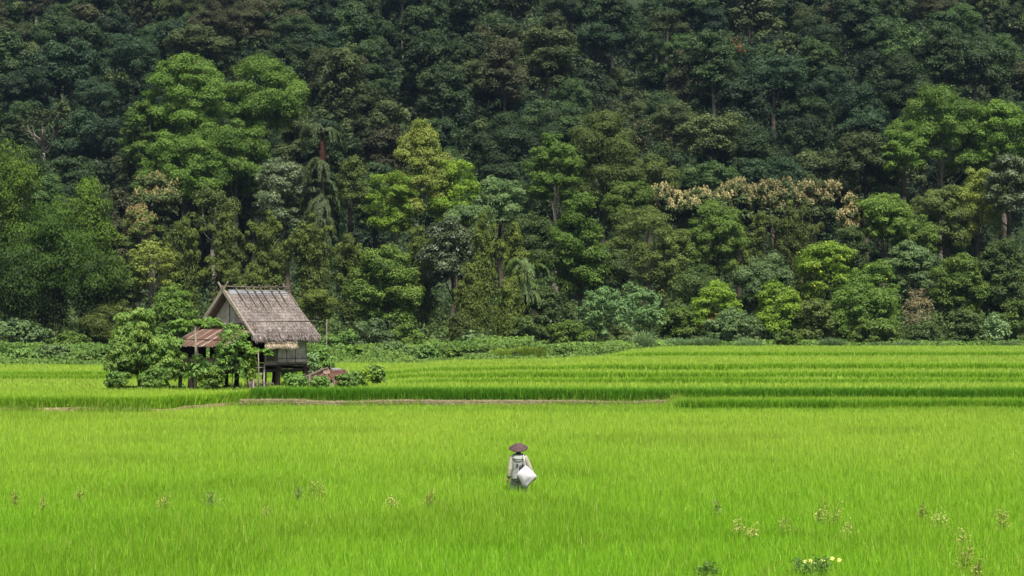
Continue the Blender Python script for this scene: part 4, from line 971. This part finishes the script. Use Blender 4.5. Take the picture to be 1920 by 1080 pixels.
MB().add([(-1.5, .15, .0), (.3, .15, .0), (.3, .15, .62), (-1.5, .15, .42), (-1.5, .2, .0), (.3, .2, .0), (.3, .2, .62), (-1.5, .2, .42)], [(0, 1, 2, 3), (7, 6, 5, 4), (3, 2, 6, 7), (0, 3, 7, 4), (1, 5, 6, 2)]).build('back_wall', WOOD_DARK, shed)
for a, b_, w_ in (((-1.35, .0, .62), (.1, .25, 1.1), .06), ((-.9, -.2, .75), (-.1, .1, 1.08), .05), ((-.85, -.35, 0), (-.8, -.3, .85), .05), ((.2, -.6, 0), (.32, -.55, .68), .06), ((.35, -.65, .05), (.52, -.6, .45), .05), ((1.1, -.5, 0), (1.2, -.45, .5), .06), ((-.1, -.55, .28), (.6, -.6, .12), .05)):
    MB().beam(a, b_, w_, w_ * .8).build('timber', WOOD_PALE if a[2] < .1 else WOOD, shed)
sheet('board', [(-.35, -.3, .45), (.35, -.3, .5), (.3, -.65, .12), (-.2, -.65, .1)], WOOD, 2, .01)
G0 = G0_keep
# heap of pale rubble at the shed's right end
rb = at(657, 697, 97); hp = thing('rubble_heap', 'heap of broken pale boards and cloth beside the collapsed shed', 'heap', (rb[0], 97, gz(rb[0], 97)))
rng = np.random.default_rng(21); b1 = MB(); b2 = MB()
for k in range(16):
    c = Vector((rng.normal(0, .22), rng.normal(0, .15), .55 + rng.uniform(-.3, .42))); d = Vector((rng.normal(0, 1), rng.normal(0, .5), rng.normal(0, .8))).normalized() * rng.uniform(.12, .34)
    (b1 if k % 2 else b2).beam(c - d, c + d, .10, .03)
b1.build('boards', WOOD_PALE, hp); b2.build('pale_scraps', noisemat('pale_cloth', [(.28, .24, .21), (.44, .41, .38)], 8), hp)
# bamboo stake right of the hut
sk_ = at(612, 600, 110); st = thing('pole', 'thin upright bamboo stake standing right of the hut', 'pole', (sk_[0], 110, gz(sk_[0], 110)))
MB().tube([(0, 0, 0), (.02, 0, sk_[2] - gz(sk_[0], 110))], [.035, .028], 6).build('stake', WOOD, st, True)

# ------------------------------------------------------------------ plants around the hut
nb = dict(name='bushy_tree', cat='tree')
T('b', 262, 576, 738, 52, 96, 'mango', 'bushy tree with long drooping leaves left of the hut', bark=BARK, leaf=(.20, .055), lump=.2, dens=1.15, droop=.9, limbs=10, trunk_r=.07, **nb)
T('s', 225, 640, 740, 26, 95, 'mango', 'lower left shrub leaning on the bushy tree left of the hut', leaf=(.2, .07), lump=.3, dens=1., droop=.7, limbs=5, trunk_r=.03, name='shrub', cat='shrub')
T('s', 318, 625, 740, 30, 95.2, 'mango', 'right flank shrub between the bushy tree and the hut porch', leaf=(.2, .07), lump=.3, dens=.9, droop=.6, limbs=5, trunk_r=.03, name='shrub', cat='shrub')
T('s', 290, 690, 725, 30, 94.2, 'weed', 'low yellowish weed patch under the bushy tree', leaf=(.16, .07), lump=.35, dens=.8, name='weed_plant', cat='weed')
T('s', 218, 695, 725, 22, 94.2, 'weed', 'low leafy weed at the left foot of the bushy tree', leaf=(.16, .07), lump=.35, dens=.8, name='weed_plant', cat='weed')
T('s', 436, 604, 715, 38, 92.6, 'weed', 'slender small leaved tree growing in front of the hut porch', leaf=(.12, .06), lump=.18, dens=.36, gap=.12, limbs=16, trunk_r=.03, bark=BARK, name='slender_tree', cat='tree')
T('s', 402, 684, 740, 15, 92.3, 'weed', 'lower leafy shrub in front of the porch stilts', leaf=(.15, .07), lump=.28, dens=.7, limbs=8, trunk_r=.03, name='shrub', cat='shrub')
T('s', 468, 640, 700, 12, 92.8, 'lime', 'light green shrub top right of the slender tree by the ladder', leaf=(.14, .06), lump=.28, dens=.7, limbs=8, trunk_r=.03, name='shrub', cat='shrub')
T('s', 375, 665, 722, 22, 92.5, 'weed', 'small leafy plant below the papaya tree', leaf=(.18, .09), lump=.35, dens=.7, limbs=5, trunk_r=.025, name='weed_plant', cat='weed')
T('s', 398, 690, 728, 20, 92, 'broad_mid', 'dark low weed at the middle porch stilt', leaf=(.16, .08), lump=.35, dens=.7, name='weed_plant', cat='weed')
T('s', 600, 706, 735, 20, 93.2, 'weed', 'low weed mound left in front of the collapsed shed', leaf=(.16, .09), lump=.35, name='weed_plant', cat='weed')
T('s', 556, 700, 735, 22, 93.4, 'weed', 'low weed mound under the hut corner', leaf=(.16, .09), lump=.35, name='weed_plant', cat='weed')
T('s', 648, 700, 735, 22, 93.6, 'weed', 'vine mound hiding the right end of the shed', leaf=(.16, .10), lump=.3, name='weed_plant', cat='weed')
T('s', 668, 696, 735, 14, 94.5, 'weed', 'leafy creeper over the rubble heap', leaf=(.16, .10), lump=.35, name='weed_plant', cat='weed')
T('s', 706, 685, 735, 16, 95.5, 'mango', 'small isolated green shrub in the rice right of the shed', leaf=(.2, .09), lump=.35, dens=.9, trunk_r=.025, name='shrub', cat='shrub')
T('s', 680, 695, 714, 14, 94.8, 'lime', 'small lime weed left of the isolated shrub', leaf=(.16, .07), lump=.4, name='weed_plant', cat='weed')
T('s', 540, 665, 700, 20, 102, 'weed', 'plant seen under the hut floor behind the stilts', leaf=(.2, .10), lump=.35, name='weed_plant', cat='weed')
T('s', 605, 650, 695, 24, 103, 'weed', 'tall weedy shrub right behind the hut wall and above the shed', leaf=(.2, .09), lump=.3, name='shrub', cat='shrub')
T('s', 580, 662, 700, 18, 102, 'grass_pale', 'pale weedy bush touching the right hut corner', leaf=(.2, .08), lump=.35, dens=.7, name='shrub', cat='shrub')
# papaya tree and palmate sapling
def papaya(label, cx, top, base_py, Y, r, nfr, stem, name='papaya_tree', hang=.55):
    SEED[0] += 17; rng = np.random.default_rng(SEED[0]); p = at(cx, top, Y); g = gz(p[0], Y); H = p[2] - g; t = thing(name, label, 'tree', (p[0], Y, g))
    MB().tube([(0, 0, -.1), (.03, 0, H * .6), (0, 0, H - .12)], [stem * 1.4, stem, stem * .8], 8).build('trunk', WOOD_PALE, t, True)
    lv = Leaves(SEED[0]); mb = MB()
    for i in range(nfr):
        a = rng.uniform(0, 6.28); e = rng.uniform(-.5, .6); L = r * rng.uniform(.6, 1.)
        tip = np.array([math.cos(a) * L, math.sin(a) * L, H - .15 + e * L * .5]); mb.tube([(0, 0, H - .2), tuple(tip * .5 + np.array([0, 0, H - .1]) * .5), tuple(tip)], .012, 4, cap=False)
        m = 9; fa = np.linspace(-2.2, 2.2, m) + a; A = nrm(np.stack([np.cos(fa), np.sin(fa), np.full(m, -hang)], -1))
        Lf = .34 * (1 - .12 * np.abs(fa - a)) * rng.uniform(.8, 1.2)
        for kk in range(2):
            lv.put(tip + A * (Lf / 2)[:, None] + rng.normal(0, .02, (m, 3)), nrm(A + rng.normal(0, .12, (m, 3))), nrm(np.tile([0, 0, 1.], (m, 1)) + rng.normal(0, .3, (m, 3))), Lf, .11, np.clip(rng.normal(.5, .3, m), 0, 1))
    link('crown', lv.mesh('crown'), LM['papaya'], t); mb.build('leaf_stalks', LM['lime'], t); return t
papaya('papaya tree with a thin pale stem in front of the rusty porch roof', 366, 600, 740, 92.2, 1.15, 34, .055)
papaya('small broad leaved sapling beside the hut ladder', 484, 652, 725, 92.8, .55, 16, .025, name='sapling')

# ------------------------------------------------------------------ flowering weeds standing above the near rice
def seed_weed(label, cx, py, H, wid, n, lm, stems=7, name='seeding_weed', tip=None):
    SEED[0] += 17; rng = np.random.default_rng(SEED[0]); Y = F * (4.4 - (.62 + H * .35)) / (py - 594); p = at(cx, py, Y); t = thing(name, label, 'weed', (p[0], Y, 0))
    mb = MB(); lv = Leaves(SEED[0]); top = .62 + H
    for i in range(stems):
        a = rng.uniform(0, 6.28); r_ = wid * rng.uniform(.1, 1); tp = np.array([math.cos(a) * r_, math.sin(a) * r_, top * rng.uniform(.80, 1.04)])
        mb.tube([(0, 0, 0), tuple(tp * np.array([.35, .35, .6])), tuple(tp)], [.005, .004, .002], 4, cap=False)
        m = n // stems; tt = rng.uniform(0, 1, m); c = tp - np.array([0, 0, 1.]) * (tt * (H + .10))[:, None]; spread = .02 + .06 * tt
        u = rng.normal(0, 1, (m, 3)); c = c + u * spread[:, None] * np.array([1, 1, .5]); lv = Leaves(SEED[0] + i)
        lv.put(c, nrm(u * .6 + np.array([0, 0, .6]) + rng.normal(0, .4, (m, 3))), nrm(rng.normal(0, 1, (m, 3)) + np.array([0, -.5, .7])), .05, .024, rng.uniform(0, 1, m))
        link('seed_head', lv.mesh('seed_head'), LM[lm], t)
    mb.build('stems', LM['weed'], t)
    if tip:
        fl = Leaves(SEED[0] + 1)
        for q in range(tip):
            c = np.array([rng.normal(0, wid * .6), rng.normal(0, wid * .4), top * rng.uniform(.8, 1.02)])
            for k in range(5):
                a = k * 1.256; A = np.array([[math.cos(a), -.2, math.sin(a)]]); fl.put(c[None] + A * .018, nrm(A), np.array([[0, -1., .3]]), .04, .028, .9)
        link('flowers', fl.mesh('flowers'), LM['yellow'], t)
SW = [(30, 925, .16, .10, 'seed', 'tan seed spike at the far left of the near rice'), (82, 933, .14, .09, 'seed', 'tan seed spike second from the left border in the near rice'), (150, 915, .13, .10, 'seed', 'short tan seed head between the left spikes and the tan bushy weed'),
      (305, 930, .20, .14, 'seed', 'tan bushy seeding weed in the near rice at the left'), (396, 922, .20, .17, 'seed_green', 'greenish branching weed right of the tan bushy weed'), (560, 912, .20, .12, 'seed_green', 'greenish weed, left one of the pair below the middle of the left field'),
      (592, 908, .22, .15, 'seed', 'yellowish weed, right one of the pair below the middle of the left field'), (500, 945, .10, .10, 'seed', 'faint tan seed head low between the left weeds'), (808, 925, .28, .12, 'seed', 'tall reddish seed plume left of the farmer'), (735, 930, .10, .12, 'seed_pale', 'pale flower heads left of the tall seed plume'),
      (1385, 975, .16, .12, 'seed_pale', 'bright cream seed heads in the near rice right of the farmer'), (1410, 985, .10, .08, 'seed_pale', 'small cream seed heads just right of the bright cream ones'), (1480, 975, .12, .22, 'seed', 'spread of faint tan seed heads right of the cream ones'),
      (1560, 950, .30, .18, 'seed', 'tall branching reddish weed in the right near rice'), (1535, 955, .15, .08, 'seed_pale', 'cream seed heads touching the left of the tall branching weed'), (1595, 978, .12, .14, 'seed_pale', 'low cream seed heads right of the tall branching weed'),
      (1730, 945, .26, .07, 'seed', 'thin tall seed spike right of the tall branching weed'), (1760, 965, .16, .16, 'seed_pale', 'loose pale yellow weed in the right near rice'), (1805, 990, .12, .10, 'seed_pale', 'small pale seed heads below the loose yellow weed'),
      (1880, 965, .26, .14, 'seed', 'reddish feathery weed at the right border'), (1808, 1035, .24, .12, 'seed', 'near tan plume at the lower right, left head'), (1835, 1050, .18, .09, 'seed', 'near tan plume at the lower right, right head'), (1345, 940, .16, .07, 'seed_green', 'thin olive weed above the cream seed heads')]
for cx, py, H, wd_, lm, lab in SW:
    seed_weed(lab, cx, py + 6, H, wd_, int(70 + 460 * H), lm)
seed_weed('leafy weed with small yellow flowers in the lower right rice', 1525, 1052, .12, .34, 900, 'weed', stems=18, tip=7, name='yellow_flowered_weed')
seed_weed('grey green leafy weed near the lower border right of centre', 1325, 1060, .10, .2, 420, 'weed', stems=12)

# ------------------------------------------------------------------ the farmer
SKIN = noisemat('tanned_skin', [(.16, .085, .05), (.22, .12, .075)], 8, rough=.6, bump=.05)
HOOD = noisemat('pale_hoodie_cloth', [(.22, .22, .165), (.33, .33, .25)], 14, rough=.95, bump=.2)
BACKP = noisemat('grey_back_panel', [(.20, .215, .20), (.30, .32, .31)], 14, rough=.95, bump=.2)
TROU = noisemat('patterned_trousers', [(.08, .085, .09), (.22, .23, .25), (.36, .37, .38)], 22, rough=.95, bump=.2)
HAT = noisemat('woven_hat', [(.028, .017, .017), (.064, .038, .042), (.11, .075, .075)], 26, rough=.8, bump=.5)
HAIR = noisemat('black_hair', [(.008, .007, .007), (.02, .018, .017)], 20, rough=.5)
SACK = noisemat('white_sack_cloth', [(.30, .295, .32), (.42, .41, .44)], 9, rough=.6, bump=.25)
BLACK = noisemat('black_print', [(.012, .012, .014), (.03, .03, .03)], 9, rough=.8, bump=0)
DARKCUFF = noisemat('dark_cuff', [(.03, .04, .03), (.07, .09, .06)], 20)
PY = 45.0; pb = at(972, 905, PY); PZ = -.10
per = thing('person', 'farmer seen from behind in a pale hooded top and wide purplish hat, in the rice', 'person', (pb[0], PY, PZ))
def fused(name, mb, mat_, parent, voxel=.007, smooth=4):
    o = mb.build(name, mat_, parent, True)
    r = o.modifiers.new('remesh', 'REMESH'); r.mode = 'VOXEL'; r.voxel_size = voxel; r.use_smooth_shade = True
    s = o.modifiers.new('smooth', 'SMOOTH'); s.iterations = smooth; s.factor = .5
    return o
def ball(mb, c, rad, n=12, m=8):
    v, f = [], []
    for i in range(m + 1):
        th = math.pi * i / m
        for k in range(n): ph = 2 * math.pi * k / n; v.append((c[0] + rad[0] * math.sin(th) * math.cos(ph), c[1] + rad[1] * math.sin(th) * math.sin(ph), c[2] + rad[2] * math.cos(th)))
    for i in range(m):
        for k in range(n): f.append((i * n + k, (i + 1) * n + k, (i + 1) * n + (k + 1) % n, i * n + (k + 1) % n))
    mb.add(v, f)
def hand(mb, w_, d, side, curl, palm_n):
    """palm with four fingers and a thumb; w_ wrist, d pointing direction, side towards the thumb, palm_n out of the palm"""
    w_, d, side, pn = Vector(w_), Vector(d).normalized(), Vector(side).normalized(), Vector(palm_n).normalized()
    pc = w_ + d * .045
    mb.tube([w_ - d * .03, w_, w_ + d * .03, w_ + d * .085], [.026, .026, .034, .034], 10)
    for k, (off, L) in enumerate(((.030, .070), (.010, .078), (-.010, .073), (-.028, .058))):
        a = w_ + d * .08 + side * off; p1 = a + d * L * .45 + pn * curl * .014; p2 = p1 + d * L * .32 + pn * curl * .026; p3 = p2 + d * L * .18 + pn * curl * .03
        mb.tube([a - d * .03, a, p1, p2, p3], [.010, .0105, .0095, .0085, .007], 7)
    a = w_ + d * .028 + side * .030; mb.tube([a - side * .015, a + side * .018 + d * .02, a + side * .030 + d * .048 + pn * .012 * curl, a + side * .028 + d * .068 + pn * .022 * curl], [.013, .012, .0105, .008], 7)
# joints (local; the farmer faces +Y, away from the camera, leaning a little forward)
SH_L, SH_R = Vector((-.145, .03, 1.315)), Vector((.150, .03, 1.315))
EL_L, EL_R = Vector((-.190, -.02, 1.07)), Vector((.262, .03, 1.08))
WR_L, WR_R = Vector((-.225, -.01, .865)), Vector((.345, .08, .90))
body = MB()
body.tube([(0, 0, .80), (0, .0, .90), (0, .01, 1.02), (0, .025, 1.18), (0, .035, 1.28), (0, .045, 1.34), (0, .055, 1.40), (0, .07, 1.45)], [.135, .135, .120, .135, .140, .085, .052, .050], 14)
ball(body, (0, .085, 1.515), (.078, .094, .112)); body.tube([(0, .17, 1.50), (0, .195, 1.485), (0, .178, 1.475)], [.016, .016, .012], 6)   # head, nose
for s in (-1, 1):
    ball(body, (.079 * s, .08, 1.505), (.012, .02, .032), 8, 6)
    ball(body, (.030 * s, .168, 1.525), (.013, .012, .010), 8, 6)
ball(body, (0, .165, 1.448), (.026, .014, .009), 8, 6)
for SH, EL, WR in ((SH_L, EL_L, WR_L), (SH_R, EL_R, WR_R)):
    body.tube([SH * .55 + Vector((0, .035, 1.30)) * .45, SH, (SH + EL) / 2, EL, (EL + WR) / 2, WR], [.055, .058, .048, .040, .036, .026], 12)
hand(body, WR_L, (-.45, -.05, -1), (.25, .95, .1), .9, (1, .1, .1))
hand(body, WR_R, (.35, .35, -.75), (-.3, .9, 0), 1.4, (-1, -.2, 0))
for s, kx, ky, fy in ((-1, .10, .10, .02), (1, .10, .02, -.14)):
    body.tube([(.075 * s, 0, .86), (.09 * s, ky * .6, .66), (.095 * s, ky, .47), (.095 * s, (ky + fy) / 2, .27), (.095 * s, fy, .08)], [.092, .082, .060, .052, .036], 12)
    body.tube([(.095 * s, fy - .05, .045), (.095 * s, fy + .03, .05), (.10 * s, fy + .15, .03)], [.034, .040, .026], 8)
fused('body', body, SKIN, per, .0065, 3)
top = MB()
top.tube([(0, -.01, .84), (0, -.005, .92), (0, .005, 1.03), (0, .02, 1.18), (0, .03, 1.28), (0, .04, 1.34), (0, .052, 1.375)], [.160, .155, .143, .152, .155, .108, .074], 16)
for SH, EL, WR in ((SH_L, EL_L, WR_L), (SH_R, EL_R, WR_R)):
    e = WR * .93 + EL * .07; slv = MB()
    slv.tube([SH * .5 + Vector((0, .035, 1.29)) * .5, SH + Vector((0, 0, .004)), (SH + EL) / 2, EL, (EL + WR) / 2, e], [.068, .072, .063, .056, .052, .040], 12)
    fused('sleeve', slv, HOOD, per, .009, 3)
fused('hooded_top', top, BACKP, per, .009, 3)
for EL, WR in ((EL_L, WR_L), (EL_R, WR_R)):
    MB().tube([WR * .75 + EL * .25, WR * .97 + EL * .03], [.050, .040], 12).build('cuff', DARKCUFF, per, True)
hd = MB()
for k in range(14):        # hood hanging on the back in folds
    a0 = math.pi * (1.02 + .96 * k / 13)
for r_, zz, rr in ((.118, 1.385, .030), (.135, 1.345, .034), (.125, 1.30, .034), (.095, 1.262, .028)):
    P = []
    for k in range(13):
        a = math.pi * (1.0 + k / 12); P.append((math.cos(a) * r_, .055 + math.sin(a) * (r_ + .045), zz - .045 * math.sin(math.pi * k / 12)))
    hd.tube(P, [rr * (.6 + .4 * math.sin(math.pi * k / 12)) for k in range(13)], 9)
hd.tube([(math.cos(a) * .082, .07 + math.sin(a) * .085, 1.392) for a in np.linspace(0, 2 * math.pi, 17)], .024, 8)
fused('hood', hd, BACKP, per, .008, 3)
# the print on the back: a tick, a ring with a small figure and short strokes
def back_pt(x, z): return Vector((x, -.155 + 2.2 * x * x + .02 * (1.18 - z) * 4 * 0 - .002, z))
pr = MB()
def stroke(P, w_=.010):
    for a, b_ in zip(P[:-1], P[1:]): pr.beam(back_pt(*a) , back_pt(*b_), w_ * .6, w_ * 1.6)
stroke([(-.045, 1.185), (-.010, 1.145)], .022); stroke([(-.010, 1.145), (-.008, 1.175)], .016)
cx_, cz_ = .060, 1.110
stroke([(cx_ + .034 * math.cos(a), cz_ + .040 * math.sin(a)) for a in np.linspace(-.4, 5.2, 14)], .015)
stroke([(cx_ - .012, cz_ - .012), (cx_ + .004, cz_ + .016), (cx_ + .014, cz_ - .010)], .008)
stroke([(.085, 1.185), (.108, 1.160), (.104, 1.125)], .018)
for zz in (1.045, 1.020, .995):
    for k in range(6): stroke([(-.085 + .026 * k, zz), (-.070 + .026 * k, zz + .004 * ((k * 7) % 3))], .005)
pr.build('back_print', BLACK, per)
tr = MB()
for s, ky, fy in ((-1, .10, .02), (1, .02, -.14)):
    tr.tube([(.060 * s, 0, .92), (.078 * s, ky * .4, .78), (.092 * s, ky * .7, .62), (.095 * s, ky, .47), (.095 * s, (ky + fy) / 2, .30)], [.105, .108, .096, .080, .078], 14)
tr.tube([(0, 0, .80), (0, 0, .90)], [.145, .145], 14)
fused('trousers', tr, TROU, per, .010, 3)
hr = MB(); ball(hr, (0, .068, 1.522), (.088, .092, .115)); ball(hr, (0, .0, 1.43), (.058, .045, .062)); hr.build('hair', HAIR, per, True)
# wide woven hat, tipped back towards the camera
ht = []; hf = []; n = 40; rings = [(0, .105), (.04, .098), (.09, .075), (.14, .045), (.185, .014), (.213, -.012), (.214, -.022), (.18, -.004), (.13, .025), (.08, .052), (0, .062)]
rngh = np.random.default_rng(4)
for r_, z_ in rings:
    for k in range(n): a = 2 * math.pi * k / n; q = 1 + .012 * math.sin(3 * a + 1); ht.append(Vector((r_ * math.cos(a) * q, r_ * math.sin(a) * q, z_ + .006 * math.sin(2 * a + 1) * r_ / .2)))
for i in range(len(rings) - 1):
    for k in range(n): hf.append((i * n + k, i * n + (k + 1) % n, (i + 1) * n + (k + 1) % n, (i + 1) * n + k))
Mx = Matrix.Rotation(R(19), 3, 'X') @ Matrix.Rotation(R(-2), 3, 'Y')
hm = MB().add([Mx @ v + Vector((0.0, .05, 1.545)) for v in ht], hf); hat = hm.build('hat', HAT, per, True)

# ------------------------------------------------------------------ the sack she carries
bagp = thing('sack', 'white cloth sack hanging by a strap from the shoulder of the farmer in the rice', 'bag', (pb[0], PY, PZ))
rows = [(873, 984, 988, .012), (877, 981, 991, .03), (882, 975, 997, .06), (887, 969, 1002, .09), (891, 968.5, 1006, .115), (894, 970, 1008, .12), (898, 972, 1003, .12), (903, 975, 998, .11), (907, 977, 994, .10), (912, 978, 991, .08), (915, 980, 988, .03)]
sv, sf = [], []; n = 28
for i, (py, xl, xr, th) in enumerate(rows):
    a_ = at(xl, py, PY - .24); b_ = at(xr, py, PY - .24); cx = (a_[0] + b_[0]) / 2 - pb[0]; hw = (b_[0] - a_[0]) / 2; zz = a_[2] - PZ
    for k in range(n):
        q = 2 * math.pi * k / n; fold = 1 + .10 * math.sin(5 * q + i * .7) * min(1, i / 3) + .06 * math.sin(9 * q - i)
        sv.append((cx + hw * math.cos(q), -.24 + th * .85 * math.sin(q) * fold, zz + .008 * math.sin(4 * q + i)))
for i in range(len(rows) - 1):
    for k in range(n): sf.append((i * n + (k + 1) % n, i * n + k, (i + 1) * n + k, (i + 1) * n + (k + 1) % n))
sf += [tuple(range(n)), tuple((len(rows) - 1) * n + k for k in range(n - 1, -1, -1))]
sck = MB().add(sv, sf).build('pouch', SACK, bagp, True)
sb = sck.modifiers.new('sub', 'SUBSURF'); sb.levels = 1; sb.render_levels = 1
tpk = at(986, 873, PY - .24); x0 = tpk[0] - pb[0]; z0 = tpk[2] - PZ
P = [(x0, -.24, z0 - .02), (x0 - .01, -.205, 1.16), (x0 - .035, -.19, 1.27), (x0 - .055, -.12, 1.37), (x0 - .05, .03, 1.405), (x0 - .03, .15, 1.34), (x0, .18, 1.18), (x0 + .06, .20, 1.05), (x0 + .13, .10, .98), (x0 + .10, -.12, .98)]
b = MB()
for a, c in zip(P[:-1], P[1:]): b.beam(a, c, .022, .022)
b.build('strap', SACK, bagp)

# ------------------------------------------------------------------ haze
def haze_box():
    mb = MB().box((0, 225, 82), (700, 540, 170)); m, t = newmat('haze_air')
    v = t.nodes.new('ShaderNodeVolumePrincipled'); v.inputs['Color'].default_value = (.38, .60, 1.0, 1); v.inputs['Density'].default_value = .00005; v.inputs['Anisotropy'].default_value = 0
    o = t.nodes.new('ShaderNodeOutputMaterial'); t.links.new(v.outputs[0], o.inputs['Volume'])
    tag(mb.build('haze', m), cat='haze', kind='stuff')
haze_box()
